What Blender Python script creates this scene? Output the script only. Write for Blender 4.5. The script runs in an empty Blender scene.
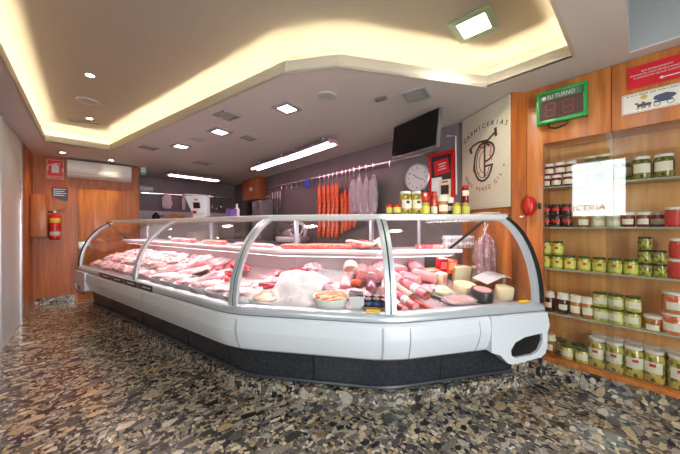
import bpy, bmesh, math, random
from mathutils import Vector, Matrix, noise
random.seed(7)
sc = bpy.context.scene
COL = sc.collection
PI = math.pi
R_ = math.radians

# ------------------------------------------------------------------ measuring
F = 275.0                       # focal length in pixels of the 680 px frame
YAW = R_(42.4)
H = 1.2                         # eye height
SN, CS = math.sin(YAW), math.cos(YAW)
def c2w(X, Y):                  # right/forward distances from the tripod -> room axes
    return Vector((CS * X + SN * Y, -SN * X + CS * Y))
def sight(px):
    return c2w((px - 340) / F, 1.0)
def on_x(px, py, x):            # measured point on a wall plane x = const
    d = sight(px); t = x / d.x
    return Vector((x, d.y * t, H - (py - 227) / F * t))
def on_y(px, py, y):
    d = sight(px); t = y / d.y
    return Vector((d.x * t, y, H - (py - 227) / F * t))
def on_z(px, py, z):
    t = (H - z) * F / (py - 227); d = sight(px)
    return Vector((d.x * t, d.y * t, z))
def on_line(px, P, Q):          # plan position where a sight line crosses the plan line PQ
    d = sight(px); e = Q - P
    t = (P.x * e.y - P.y * e.x) / (d.x * e.y - d.y * e.x)
    return d * t, t

# ------------------------------------------------------------------ materials
def srgb(r, g, b):
    f = lambda c: c / 12.92 if c <= .04045 else ((c + .055) / 1.055) ** 2.4
    return (f(r / 255), f(g / 255), f(b / 255), 1)
MATS = {}
def pm(name, col, rough=.5, metal=0., coat=0., emit=None, es=0., spec=.5, sss=0.):
    m = bpy.data.materials.new(name); m.use_nodes = True
    b = m.node_tree.nodes['Principled BSDF']
    b.inputs['Base Color'].default_value = col
    b.inputs['Roughness'].default_value = rough
    b.inputs['Metallic'].default_value = metal
    b.inputs['Coat Weight'].default_value = coat
    b.inputs['Coat Roughness'].default_value = .05
    b.inputs['Specular IOR Level'].default_value = spec
    if emit:
        b.inputs['Emission Color'].default_value = emit
        b.inputs['Emission Strength'].default_value = es
    MATS[name] = m
    return m
def nodes(m):
    return m.node_tree.nodes, m.node_tree.links, m.node_tree.nodes['Principled BSDF']
def ramp(n, stops, interp='LINEAR'):
    r = n.new('ShaderNodeValToRGB'); r.color_ramp.interpolation = interp
    e = r.color_ramp.elements
    e[0].position, e[0].color = stops[0]
    e[1].position, e[1].color = stops[-1]
    for p, c in stops[1:-1]:
        x = e.new(p); x.color = c
    return r
def texco(n, l, scale=(1, 1, 1), rot=(0, 0, 0), kind='Object', loc=(0, 0, 0)):
    t = n.new('ShaderNodeTexCoord'); mp = n.new('ShaderNodeMapping')
    mp.inputs['Scale'].default_value = scale; mp.inputs['Rotation'].default_value = rot
    mp.inputs['Location'].default_value = loc
    l.new(t.outputs[kind], mp.inputs['Vector'])
    return mp.outputs['Vector']
def add_bump(m, fac, strength, dist=.01):
    n, l, b = nodes(m)
    bp = n.new('ShaderNodeBump'); bp.inputs['Strength'].default_value = strength
    bp.inputs['Distance'].default_value = dist
    l.new(fac, bp.inputs['Height']); l.new(bp.outputs['Normal'], b.inputs['Normal'])

def mottled(name, c1, c2, scale=20, rough=.4, coat=0., bump=0., detail=4, c3=None, stretch=(1, 1, 1)):
    m = pm(name, c1, rough, 0, coat); n, l, b = nodes(m)
    v = texco(n, l, stretch)
    nz = n.new('ShaderNodeTexNoise'); nz.inputs['Scale'].default_value = scale; nz.inputs['Detail'].default_value = detail
    l.new(v, nz.inputs['Vector'])
    st = [(.32, c1), (.68, c2)] if c3 is None else [(.3, c1), (.5, c2), (.68, c3)]
    r = ramp(n, st); l.new(nz.outputs['Fac'], r.inputs['Fac']); l.new(r.outputs['Color'], b.inputs['Base Color'])
    if bump: add_bump(m, nz.outputs['Fac'], bump, .005)
    return m

def wood(name, dark, light, axis='Z', rough=.38, coat=.12):
    m = pm(name, light, rough, 0, coat); n, l, b = nodes(m)
    s = {'Z': (9, 9, .7), 'Y': (9, .7, 9), 'X': (.7, 9, 9)}[axis]
    v = texco(n, l, s)
    nz = n.new('ShaderNodeTexNoise'); nz.inputs['Scale'].default_value = 2.2; nz.inputs['Detail'].default_value = 7
    nz.inputs['Distortion'].default_value = .6
    l.new(v, nz.inputs['Vector'])
    r = ramp(n, [(.3, dark), (.52, tuple((a + c) / 2 for a, c in zip(dark, light))), (.7, light)])
    l.new(nz.outputs['Fac'], r.inputs['Fac']); l.new(r.outputs['Color'], b.inputs['Base Color'])
    return m

def pebble(name, scale=16.5, polish=.16):
    m = pm(name, srgb(120, 110, 95), polish, 0, .35); n, l, b = nodes(m)
    v = texco(n, l)
    wn = n.new('ShaderNodeTexNoise'); wn.inputs['Scale'].default_value = 5; wn.inputs['Detail'].default_value = 2
    l.new(v, wn.inputs['Vector'])
    mx = n.new('ShaderNodeMixRGB'); mx.blend_type = 'ADD'; mx.inputs['Fac'].default_value = .06
    l.new(v, mx.inputs['Color1']); l.new(wn.outputs['Color'], mx.inputs['Color2'])
    pal = [(0, srgb(50, 50, 52)), (.10, srgb(100, 98, 94)), (.25, srgb(142, 138, 130)), (.40, srgb(72, 70, 68)),
           (.47, srgb(176, 170, 158)), (.60, srgb(184, 164, 128)), (.67, srgb(118, 114, 106)), (.75, srgb(198, 182, 150)),
           (.86, srgb(140, 110, 78)), (.89, srgb(218, 208, 188)), (.96, srgb(76, 74, 78))]
    def layer(sc_, stretch, rot, seed):
        mp = n.new('ShaderNodeMapping'); mp.inputs['Scale'].default_value = stretch; mp.inputs['Rotation'].default_value = rot
        mp.inputs['Location'].default_value = (seed, seed * 2, 0)
        l.new(mx.outputs['Color'], mp.inputs['Vector'])
        vo = n.new('ShaderNodeTexVoronoi'); vo.inputs['Scale'].default_value = sc_
        ve = n.new('ShaderNodeTexVoronoi'); ve.feature = 'DISTANCE_TO_EDGE'; ve.inputs['Scale'].default_value = sc_
        for q in (vo, ve):
            q.inputs['Randomness'].default_value = .95
            l.new(mp.outputs['Vector'], q.inputs['Vector'])
        sp = n.new('ShaderNodeSeparateColor'); l.new(vo.outputs['Color'], sp.inputs['Color'])
        r = ramp(n, pal, 'CONSTANT'); l.new(sp.outputs['Red'], r.inputs['Fac'])
        e = ramp(n, [(.015, (0, 0, 0, 1)), (.06, (1, 1, 1, 1))]); l.new(ve.outputs['Distance'], e.inputs['Fac'])
        rd = ramp(n, [(.46, (1, 1, 1, 1)), (.52, (0, 0, 0, 1))]); l.new(vo.outputs['Distance'], rd.inputs['Fac'])
        g = n.new('ShaderNodeMixRGB'); g.inputs['Color1'].default_value = srgb(46, 44, 42)
        l.new(e.outputs['Color'], g.inputs['Fac']); l.new(r.outputs['Color'], g.inputs['Color2'])
        return g.outputs['Color'], sp.outputs['Green'], rd.outputs['Color']
    a, ga, ea = layer(scale, (1, 1.6, 1.3), (0, 0, .6), 0)
    c, gc, ec = layer(scale * 2.3, (1.4, 1, 1.2), (0, 0, -.3), 3)
    d, gd, ed = layer(scale * .52, (1, 1.9, 1), (0, 0, .9), 7)
    def cut(g_, th, mask):
        pk = ramp(n, [(th, (0, 0, 0, 1)), (th + .01, (1, 1, 1, 1))]); l.new(g_, pk.inputs['Fac'])
        mm = n.new('ShaderNodeMixRGB'); mm.blend_type = 'MULTIPLY'; mm.inputs['Fac'].default_value = 1
        l.new(pk.outputs['Color'], mm.inputs['Color1']); l.new(mask, mm.inputs['Color2']); return mm
    pick = cut(ga, .30, ea)
    m1 = n.new('ShaderNodeMixRGB'); l.new(pick.outputs['Color'], m1.inputs['Fac']); l.new(c, m1.inputs['Color1']); l.new(a, m1.inputs['Color2'])
    pick2 = cut(gd, .76, ed)
    m2 = n.new('ShaderNodeMixRGB'); l.new(pick2.outputs['Color'], m2.inputs['Fac']); l.new(m1.outputs['Color'], m2.inputs['Color1']); l.new(d, m2.inputs['Color2'])
    gr = n.new('ShaderNodeTexNoise'); gr.inputs['Scale'].default_value = 60; gr.inputs['Detail'].default_value = 4
    l.new(v, gr.inputs['Vector'])
    gm = ramp(n, [(.3, (.72, .72, .72, 1)), (.7, (1.2, 1.2, 1.2, 1))]); l.new(gr.outputs['Fac'], gm.inputs['Fac'])
    m3 = n.new('ShaderNodeMixRGB'); m3.blend_type = 'MULTIPLY'; m3.inputs['Fac'].default_value = 1
    l.new(m2.outputs['Color'], m3.inputs['Color1']); l.new(gm.outputs['Color'], m3.inputs['Color2'])
    l.new(m3.outputs['Color'], b.inputs['Base Color'])
    return m

def thin_glass(name, tint=(.95, .98, .97, 1), base=.06, rough=0.):
    m = bpy.data.materials.new(name); m.use_nodes = True
    n, l = m.node_tree.nodes, m.node_tree.links
    n.remove(n['Principled BSDF'])
    tr = n.new('ShaderNodeBsdfTransparent'); tr.inputs['Color'].default_value = tint
    gl = n.new('ShaderNodeBsdfGlossy'); gl.inputs['Roughness'].default_value = rough
    lw = n.new('ShaderNodeLayerWeight'); lw.inputs['Blend'].default_value = .5
    pw = n.new('ShaderNodeMath'); pw.operation = 'POWER'; pw.inputs[1].default_value = 4.5
    ml = n.new('ShaderNodeMath'); ml.operation = 'MULTIPLY_ADD'; ml.inputs[1].default_value = .9 - base; ml.inputs[2].default_value = base
    mx = n.new('ShaderNodeMixShader')
    l.new(lw.outputs['Facing'], pw.inputs[0]); l.new(pw.outputs[0], ml.inputs[0]); l.new(ml.outputs[0], mx.inputs['Fac'])
    l.new(tr.outputs[0], mx.inputs[1]); l.new(gl.outputs[0], mx.inputs[2])
    l.new(mx.outputs[0], n['Material Output'].inputs['Surface'])
    MATS[name] = m
    return m

def film(name, tint, alpha=.35):     # loose crinkled plastic film
    m = pm(name, tint, .12, 0, .6); n, l, b = nodes(m)
    b.inputs['Alpha'].default_value = alpha
    v = texco(n, l); nz = n.new('ShaderNodeTexNoise'); nz.inputs['Scale'].default_value = 28
    l.new(v, nz.inputs['Vector']); add_bump(m, nz.outputs['Fac'], 1., .02)
    return m

def seen_contents(name, c1, c2, c3, scale=60):
    """jar contents pressed against the glass: cells of food under a glossy coat"""
    m = pm(name, c1, .12, 0, 1.); n, l, b = nodes(m)
    v = texco(n, l, (1, 1, .7))
    vo = n.new('ShaderNodeTexVoronoi'); vo.inputs['Scale'].default_value = scale
    l.new(v, vo.inputs['Vector'])
    sp = n.new('ShaderNodeSeparateColor'); l.new(vo.outputs['Color'], sp.inputs['Color'])
    r = ramp(n, [(.1, c1), (.5, c2), (.95, c3)]); l.new(sp.outputs['Red'], r.inputs['Fac'])
    l.new(r.outputs['Color'], b.inputs['Base Color'])
    return m

WOOD = wood('veneer', srgb(160, 88, 36), srgb(206, 130, 62))
WOOD_L = wood('veneer_pale', srgb(214, 144, 80), srgb(238, 178, 110))
WOOD_D = wood('veneer_deep', srgb(150, 76, 24), srgb(194, 110, 42), coat=.05)
STONE = pebble('pebble_terrazzo')
PLASTER = pm('ceiling_paint', srgb(206, 200, 192), .6)
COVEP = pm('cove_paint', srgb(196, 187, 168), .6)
GREYW = mottled('grey_wall_paint', srgb(116, 108, 110), srgb(124, 116, 117), 3, .45)
WHITE = pm('white_enamel', srgb(222, 230, 237), .25, 0, .4)
WHITEP = pm('white_plastic', srgb(228, 226, 222), .4)
BLACKP = pm('black_plastic', srgb(24, 25, 28), .3)
TOEB = mottled('black_toe_panel', srgb(40, 44, 50), srgb(56, 60, 68), 40, .25)
ALU = pm('aluminium', srgb(196, 204, 210), .28, .85)
ALUW = pm('pale_aluminium', srgb(198, 209, 216), .3, .4)
STEEL = pm('stainless_steel', srgb(200, 198, 196), .25, .9)
CHROME = pm('chrome', srgb(220, 220, 222), .1, 1.)
RUBBER = pm('black_rubber', srgb(20, 21, 22), .45)
DECKM = pm('display_deck', srgb(206, 190, 190), .35, .35)
INNERW = pm('case_lining', srgb(184, 174, 178), .4, .1)
RED = pm('red_enamel', srgb(196, 26, 24), .3, 0, .4)
GREEN = pm('green_plastic', srgb(20, 150, 62), .35, 0, .3)
DARKSCR = pm('dark_screen', srgb(8, 7, 9), .12, 0, 0, spec=.25)
PAPER = pm('white_paper', srgb(252, 252, 250), .6)
GLASS = thin_glass('case_glass', (.985, .992, .99, 1), .026)
SHGLASS = thin_glass('cabinet_glass', (.96, .975, .965, 1), .07)
FILM = film('plastic_film', srgb(236, 226, 232), .33)
def emitter(name, col, s):
    return pm(name, (.8, .8, .8, 1), .5, 0, 0, col, s)

# ------------------------------------------------------------------ mesh building
class MB:
    def __init__(s): s.bm = bmesh.new()
    def box(s, c, d, bev=0., rot=None, seg=2):
        M = Matrix.Translation(Vector(c)) @ (rot.to_4x4() if rot else Matrix())
        r = bmesh.ops.create_cube(s.bm, size=1, matrix=M @ Matrix.Diagonal((d[0], d[1], d[2], 1)))
        if bev:
            es = list({e for v in r['verts'] for e in v.link_edges})
            bmesh.ops.bevel(s.bm, geom=es, offset=bev, segments=seg, affect='EDGES', profile=.6)
        return s
    def lathe(s, prof, c=(0, 0, 0), seg=20, a0=0., a1=2 * PI, M=None):
        full = abs(a1 - a0 - 2 * PI) < 1e-6
        n = seg if full else seg + 1
        rings = []
        M = M or Matrix()
        for r, z in prof:
            if r < 1e-6 and full:
                rings.append([s.bm.verts.new(M @ (Vector(c) + Vector((0, 0, z))))])
            else:
                rings.append([s.bm.verts.new(M @ (Vector(c) + Vector((r * math.cos(a0 + (a1 - a0) * k / seg), r * math.sin(a0 + (a1 - a0) * k / seg), z)))) for k in range(n)])
        for A, B in zip(rings, rings[1:]):
            for k in range(n if full else n - 1):
                q = (k + 1) % n
                if len(A) == 1 and len(B) == 1: continue
                if len(A) == 1: f = (A[0], B[q], B[k])
                elif len(B) == 1: f = (A[k], A[q], B[0])
                else: f = (A[k], A[q], B[q], B[k])
                s.bm.faces.new(f)
        return s
    def tube(s, pts, r, seg=8, taper=None, cap=True):
        pts = [Vector(p) for p in pts]; prev = None; rings = []
        for i, p in enumerate(pts):
            t = (pts[min(i + 1, len(pts) - 1)] - pts[max(i - 1, 0)]).normalized()
            if prev is None:
                a = Vector((0, 0, 1)) if abs(t.z) < .9 else Vector((1, 0, 0))
                u = t.cross(a).normalized()
            else:
                u = (prev - t * prev.dot(t)).normalized()
            prev = u; w = t.cross(u)
            rr = r if taper is None else r * taper[i]
            rings.append([s.bm.verts.new(p + (u * math.cos(2 * PI * k / seg) + w * math.sin(2 * PI * k / seg)) * rr) for k in range(seg)])
        for A, B in zip(rings, rings[1:]):
            for k in range(seg):
                s.bm.faces.new((A[k], A[(k + 1) % seg], B[(k + 1) % seg], B[k]))
        if cap:
            s.bm.faces.new(rings[0][::-1]); s.bm.faces.new(rings[-1])
        return s
    def prism(s, loop, d, holes=(), M=None):
        """loop (2-D points in local XZ) extruded along local Y from 0 to d, with holes"""
        M = M or Matrix()
        def put(y):
            vs, es = [], []
            for lp in [loop] + list(holes):
                q = [s.bm.verts.new(M @ Vector((p[0], y, p[1]))) for p in lp]
                vs.append(q)
                es += [s.bm.edges.new((q[i], q[(i + 1) % len(q)])) for i in range(len(q))]
            bmesh.ops.triangle_fill(s.bm, edges=es, use_beauty=True)
            return vs
        a, b = put(0), put(d)
        for A, B in zip(a, b):
            for i in range(len(A)):
                j = (i + 1) % len(A)
                s.bm.faces.new((A[i], A[j], B[j], B[i]))
        return s
    def grid(s, rows, close=False, thick=0.):
        V = [[s.bm.verts.new(p) for p in r] for r in rows]
        for A, B in zip(V, V[1:]):
            for k in range(len(A) - 1 + (1 if close else 0)):
                q = (k + 1) % len(A)
                s.bm.faces.new((A[k], A[q], B[q], B[k]))
        return V
    def loft(s, rings):            # closed rings, capped
        V = s.grid(rings, True)
        s.bm.faces.new(V[0][::-1]); s.bm.faces.new(V[-1])
        return s
    def blob(s, c, d, amp=.15, freq=1.6, sub=3, seed=0., rot=None):
        r = bmesh.ops.create_icosphere(s.bm, subdivisions=sub, radius=1)
        for v in r['verts']:
            p = v.co.copy()
            k = 1 + amp * noise.noise(p * freq + Vector((seed, seed * 1.7, 3))) + amp * .4 * noise.noise(p * freq * 2.7 + Vector((seed, 5, 3)))
            q = Vector((p.x * d[0], p.y * d[1], p.z * d[2])) * k
            if rot: q = rot @ q
            v.co = q + Vector(c)
        return s
    def mesh(s, name, mat, smooth=True, angle=40):
        bmesh.ops.recalc_face_normals(s.bm, faces=s.bm.faces[:])
        me = bpy.data.meshes.new(name); s.bm.to_mesh(me); s.bm.free()
        if mat: me.materials.append(mat)
        if smooth:
            me.polygons.foreach_set('use_smooth', [True] * len(me.polygons))
            me.set_sharp_from_angle(angle=R_(angle))
        return me
    def build(s, name, mat, parent=None, smooth=True, angle=40, loc=None, rotz=None):
        o = bpy.data.objects.new(name, s.mesh(name, mat, smooth, angle)); COL.objects.link(o)
        if parent: o.parent = parent
        if loc is not None: o.location = loc
        if rotz is not None: o.rotation_euler.z = rotz
        return o

def tag(o, label, cat, group=None, kind=None):
    o['label'] = label; o['category'] = cat
    if group: o['group'] = group
    if kind: o['kind'] = kind
    return o
def thing(name, label, cat, loc=(0, 0, 0), rotz=0., group=None, rot=None):
    o = bpy.data.objects.new(name, None); COL.objects.link(o)
    o.empty_display_size = .05
    o.location = loc
    o.rotation_euler = rot if rot else (0, 0, rotz)
    return tag(o, label, cat, group)
KIDS = {}
def kids(o):
    return [c for c in bpy.data.objects if c.parent == o]
def dup(src, loc, rotz=None, label=None, group=None, rot=None, scale=None):
    if src.name not in KIDS:
        KIDS[src.name] = [(c, kids(c)) for c in kids(src)]
    r = src.copy(); COL.objects.link(r); r.location = loc
    if rot is not None: r.rotation_euler = rot
    elif rotz is not None: r.rotation_euler = (0, 0, rotz)
    if scale is not None: r.scale = scale if hasattr(scale, '__len__') else (scale,) * 3
    if label: r['label'] = label
    if group: r['group'] = group
    for c, gs in KIDS[src.name]:
        d = c.copy(); COL.objects.link(d); d.parent = r
        for g in gs:
            e = g.copy(); COL.objects.link(e); e.parent = d
    return r
class Stock:
    """first call places the prototype itself, later calls place copies of it"""
    def __init__(s, make): s.make = make; s.src = None
    def put(s, loc, label, rotz=0., group=None, rot=None, scale=None):
        if s.src is None:
            s.src = s.make(); KIDS[s.src.name] = [(c, kids(c)) for c in kids(s.src)]
            o = s.src
            o.location = loc; o.rotation_euler = rot if rot is not None else (0, 0, rotz)
            if scale is not None: o.scale = scale if hasattr(scale, '__len__') else (scale,) * 3
            o['label'] = label
            if group: o['group'] = group
            return o
        return dup(s.src, loc, rotz, label, group, rot, scale)
def struct(o, name=None):
    o['kind'] = 'structure'
    return o
def text_mesh(body, size, ext=.0008, align='CENTER', shear=0., space=1.):
    cu = bpy.data.curves.new('lettering', 'FONT'); cu.body = body; cu.size = size; cu.extrude = ext
    cu.align_x = align; cu.align_y = 'CENTER'; cu.shear = shear; cu.space_character = space; cu.resolution_u = 3
    t = bpy.data.objects.new('lettering', cu); COL.objects.link(t)
    dg = bpy.context.evaluated_depsgraph_get(); dg.update()
    me = bpy.data.meshes.new_from_object(t.evaluated_get(dg))
    bpy.data.objects.remove(t); bpy.data.curves.remove(cu)
    me.materials.clear()
    return me
def letter(body, size, mat, parent, pos, ext=.0008, align='CENTER', shear=0., width=None, name='lettering', roll=0., space=1.):
    """lettering standing on the local XZ plane, read from -Y"""
    me = text_mesh(body, size, ext, align, shear, space)
    if width:
        xs = [v.co.x for v in me.vertices]; k = width / max(1e-6, max(xs) - min(xs))
        me.transform(Matrix.Diagonal((k, 1, 1, 1)))
    me.transform(Matrix.Rotation(roll, 4, 'Z'))
    me.transform(Matrix.Rotation(PI / 2, 4, 'X'))
    me.transform(Matrix.Translation(pos))
    me.materials.append(mat)
    o = bpy.data.objects.new(name, me); COL.objects.link(o); o.parent = parent
    return o
def arc_letters(body, size, mat, parent, centre, rad, a0, a1, ext=.0008, y=0., inside=False, name='lettering'):
    """words set round an arc: one mesh for the whole line"""
    ms = []
    for i, ch in enumerate(body):
        if ch == ' ': continue
        a = a0 + (a1 - a0) * i / (len(body) - 1)
        me = text_mesh(ch, size, ext)
        rot = a - PI / 2 if not inside else a + PI / 2
        me.transform(Matrix.Rotation(rot, 4, 'Z'))
        me.transform(Matrix.Translation((centre[0] + rad * math.cos(a), centre[1] + rad * math.sin(a), 0)))
        ms.append(me)
    bm = bmesh.new()
    for me in ms: bm.from_mesh(me)
    me = bpy.data.meshes.new(name); bm.to_mesh(me); bm.free()
    for q in ms: bpy.data.meshes.remove(q)
    me.transform(Matrix.Rotation(PI / 2, 4, 'X')); me.transform(Matrix.Translation((0, y, 0)))
    me.materials.append(mat)
    o = bpy.data.objects.new(name, me); COL.objects.link(o); o.parent = parent
    return o
def poly_offset(P, d):          # outward for counter-clockwise loops
    out = []
    n = len(P)
    for i in range(n):
        a, b, c = Vector(P[i - 1]), Vector(P[i]), Vector(P[(i + 1) % n])
        e1, e2 = (b - a).normalized(), (c - b).normalized()
        n1, n2 = Vector((e1.y, -e1.x)), Vector((e2.y, -e2.x))
        m = (n1 + n2) / (1 + n1.dot(n2))
        out.append(b + m * d)
    return out
RIGHTW, BACKW, LEFTW = -PI / 2, 0., PI / 2      # turn of a thing hung on the right, the far and the left wall
WORLD = 9.0; EXPO = 0.25; CASE_E = 15.0; LAMPS = []
# ================================================================== THE ROOM
CEIL = 2.30
XL, XR, YF, YB = -.656, 2.88, -2.0, 7.35
YAC, XAC = 6.26, .69
struct(MB().box(((XL + XR) / 2, (YF + YB) / 2, -.05), (XR - XL + .4, YB - YF + .4, .1)).build('floor', STONE))

# left wall with the shop window whose daylight shows in the cabinet glass
WX0, WX1, WZ0, WZ1 = .14, .80, 1.36, 2.27
def wall_y(name, x, th, y0, y1, z1, mat, holes=()):
    M = Matrix.Translation((x, 0, 0)) @ Matrix.Rotation(PI / 2, 4, 'Z')   # local x -> world y, local y -> world -x
    lp = [(y0, 0), (y1, 0), (y1, z1), (y0, z1)]
    return struct(MB().prism(lp, th, [[(a, c), (b, c), (b, d), (a, d)] for a, b, c, d in holes], M).build(name, mat, smooth=False))
WALLP = pm('wall_plaster', srgb(206, 200, 190), .6)
wall_y('wall_left', XL, .12, YF, YAC + .1, 2.75, pm('wall_taupe', srgb(112, 96, 82), .5), [(WX0, WX1, WZ0, WZ1)])
wall_y('wall_right', XR + .12, .12, YF, YB, 2.75, GREYW)
M = Matrix.Translation((0, YF, 0))
struct(MB().prism([(XL - .12, 0), (XR + .12, 0), (XR + .12, 2.75), (XL - .12, 2.75)], -.12,
      [[(-.55, .02), (1.0, .02), (1.0, 2.25), (-.55, 2.25)]], M).build('wall_front', WALLP, smooth=False))
struct(MB().box(((XL + XAC) / 2, YAC + .05, 1.15), (XAC - XL, .1, 2.3)).build('wall_back', WOOD_D))
struct(MB().box((XAC - .05, (YAC + .1 + YB) / 2, 1.15), (.1, YB - YAC - .1, 2.3)).build('wall_passage', GREYW))
TILEW = mottled('white_tile_wall', srgb(214, 204, 208), srgb(222, 214, 216), 4, .25, .3)
struct(MB().box(((XAC + XR) / 2, YB + .05, 1.93), (XR - XAC, .1, .74)).build('wall_kitchen', GREYW))
struct(MB().box(((XAC + XR) / 2, YB + .05, .78), (XR - XAC, .1, 1.56)).build('wall_kitchen_tiles', TILEW))
# window in the left wall, lettering on the pane read from the street
w = struct(MB().prism([(WX0, WZ0), (WX1, WZ0), (WX1, WZ1), (WX0, WZ1)], .05,
      [[(WX0 + .02, WZ0 + .02), (WX1 - .02, WZ0 + .02), (WX1 - .02, WZ1 - .02), (WX0 + .02, WZ1 - .02)]],
      Matrix.Translation((XL - .04, 0, 0)) @ Matrix.Rotation(PI / 2, 4, 'Z')).build('window_1', ALU, smooth=False))
MB().box((XL - .065, (WX0 + WX1) / 2, (WZ0 + WZ1) / 2), (.006, WX1 - WX0 - .04, WZ1 - WZ0 - .04)).build('pane', thin_glass('window_glass', base=.04), w, smooth=False)
GREYL = pm('black_vinyl', srgb(20, 20, 22), .6)
o = letter('ICERIA', .13, GREYL, w, (0, 0, 0), width=.40)
o.rotation_euler.z = -PI / 2; o.location = (XL - .072, .575, 1.51)

# floor-to-ceiling bits of trim
struct(MB().box((XL + .012, 5.76, 1.15), (.024, .99, 2.3)).build('trim_1', WOOD_D))
for k, yy in enumerate((5.55, 5.93)):
    struct(MB().box((XL + .0245, yy, 1.15), (.003, .006, 2.3)).build('trim_%d' % (k + 2), BLACKP))
struct(MB().box((XL + .016, 4.70, 1.14), (.03, 1.08, 2.28), .004).build('trim_4', pm('brushed_panel', srgb(204, 212, 210), .35, .25)))
struct(MB().box((XL + .02, 5.252, 1.14), (.04, .02, 2.28)).build('trim_5', CHROME))
struct(MB().box((-.11, YAC - .008, .05), (1.0, .016, .10)).build('baseboard_back', STONE))

# ------------------------------------------------------------------ ceiling with the lit cove
P1 = [(-.42, .30), (2.31, .30), (2.31, .82), (1.27, 1.40), (1.037, 1.72), (.22, 5.17), (-.42, 5.17)]
OUT = poly_offset(P1, .17)
REC = [(1.25, -1.9), (2.53, -1.9), (2.53, .05), (1.25, .05)]
def loops_z(name, outer, holes, z, th, mat):
    # prism() works in XZ: turn it flat
    M = Matrix(((1, 0, 0, 0), (0, 0, 1, 0), (0, 1, 0, z), (0, 0, 0, 1)))
    return struct(MB().prism(outer, th, holes, M).build(name, mat, smooth=False))
loops_z('ceiling', [(XL, YF), (XR, YF), (XR, YB), (XL, YB)], [P1, REC], CEIL, .012, PLASTER)
def ring(name, P, z0, z1, th, mat):
    Q = poly_offset(P, th)
    b = MB()
    V = [[b.bm.verts.new((p[0], p[1], z)) for p in L] for L, z in ((P, z0), (P, z1), (Q, z1), (Q, z0))]
    n = len(P)
    for A, B in zip(V, V[1:] + V[:1]):
        for k in range(n):
            b.bm.faces.new((A[k], A[(k + 1) % n], B[(k + 1) % n], B[k]))
    return struct(b.build(name, mat, smooth=False))
ring('ceiling_lip', P1, CEIL - .002, CEIL + .09, .02, COVEP)
ring('ceiling_cove_side', OUT, CEIL + .012, 2.55, .02, COVEP)
loops_z('ceiling_cove_top', [tuple(p) for p in poly_offset(P1, .19)], [], 2.54, .02, pm('cove_paint_shaded', srgb(166, 157, 140), .6))  # same paint as the lip, darkened to put the recess shade into its colour
RECP = pm('entrance_ceiling_paint', srgb(168, 172, 172), .6)
ring('ceiling_entrance_side', REC, CEIL + .012, 2.68, .02, RECP)
loops_z('ceiling_entrance_top', [tuple(p) for p in poly_offset(REC, .02)], [], 2.66, .02, RECP)
LEDW = emitter('cove_led', (1, .89, .64, 1), 62)
MID = poly_offset(P1, .075)
t = thing('cove_light', 'hidden warm yellow strip light running round the ceiling recess', 'strip light', (0, 0, CEIL + .02))
for k in range(len(MID)):
    a, b2 = MID[k], MID[(k + 1) % len(MID)]
    d = (b2 - a); L = d.length; c = (a + b2) / 2
    MB().box((0, 0, .006), (L - .03, .012, .012)).build('led_strip', LEDW, t, loc=(c.x, c.y, 0), rotz=math.atan2(d.y, d.x))

# ------------------------------------------------------------------ wooden jar cabinet against the right wall
NX0, NX1 = 2.63, 2.86           # niche front and back
NY0, NY1 = -.62, .52            # niche near and far end
cab = thing('jar_cabinet', 'orange wood wall cabinet with lit glass-fronted jar niche', 'cabinet', (NX0, 0, 0))
def cbox(name, x0, x1, y0, y1, z0, z1, mat, bev=.002):
    return MB().box(((x0 + x1) / 2 - NX0, (y0 + y1) / 2, (z0 + z1) / 2), (x1 - x0, y1 - y0, z1 - z0), bev).build(name, mat, cab)
cbox('back_panel', NX1, NX1 + .015, NY0, NY1, .165, 1.86, WOOD_L)
cbox('stile', NX0, NX1 + .015, NY1, .628, 0.165, 2.295, WOOD)
cbox('stile', NX0, NX1 + .015, NY0 - .1, NY0, 0.165, 2.295, WOOD)
cbox('header', NX0, NX1 + .015, NY0, .135, 1.85, 2.295, WOOD)
cbox('header', NX0, NX1 + .015, .138, NY1, 1.85, 2.295, WOOD)
cbox('bottom_board', NX0 - .012, NX1 + .015, NY0, NY1, .165, .195, WOOD)
cbox('plinth', NX0 + .03, NX1 + .015, NY0 - .1, .628, 0, .165, STONE)
SHZ = [1.515, 1.2, .877, .53]
SHM = pm('shelf_glass', srgb(196, 210, 188), .08, 0, .6); SHM.node_tree.nodes['Principled BSDF'].inputs['Alpha'].default_value = .6
for z in SHZ:
    cbox('glass_shelf', NX0 + .035, NX1, NY0, NY1, z - .012, z, SHM, .001)
dl = d = cbox('sliding_door', NX0 + .010, NX0 + .015, .13, NY1, .197, 1.85, SHGLASS, 0)
d = cbox('sliding_door', NX0 + .018, NX0 + .023, NY0, .165, .197, 1.85, SHGLASS, 0)
d = cbox('door_edge', NX0 + .009, NX0 + .0155, .1285, .1305, .197, 1.85, pm('glass_edge_grey', srgb(110, 116, 112), .2), 0); d.parent = dl

# diagonal sign panel, post, and wood below it
A0, B0 = Vector((2.855, 1.253)), Vector((2.545, .711))
dv = (B0 - A0); AL = dv.length; ang = math.atan2(dv.y, dv.x)
mid = (A0 + B0) / 2
wb = MB().box((0, .02, .68), (AL, .03, 1.36)).box((0, .03, 1.83), (AL, .02, .94))
struct(wb.build('wall_diagonal', WOOD, loc=(mid.x, mid.y, 0), rotz=ang))
sg = thing('sign_panel', 'tall cream panel with the red and black butcher monogram and CARNICERIAS lettering', 'sign', (mid.x, mid.y, 0), ang)
CREAM = mottled('cream_sign', srgb(226, 216, 190), srgb(236, 228, 206), 2, .25, .3)
MB().box((0, -.002, 1.83), (AL - .03, .012, .925), .002).build('board', CREAM, sg)
SB = pm('sign_brown', srgb(70, 48, 44), .5); SR = pm('sign_red', srgb(178, 60, 52), .5)
YS = -.0095
arc_letters('CARNICERIAS', .060, SB, sg, (.01, 1.58), .55, R_(118), R_(62), y=YS)
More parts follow.
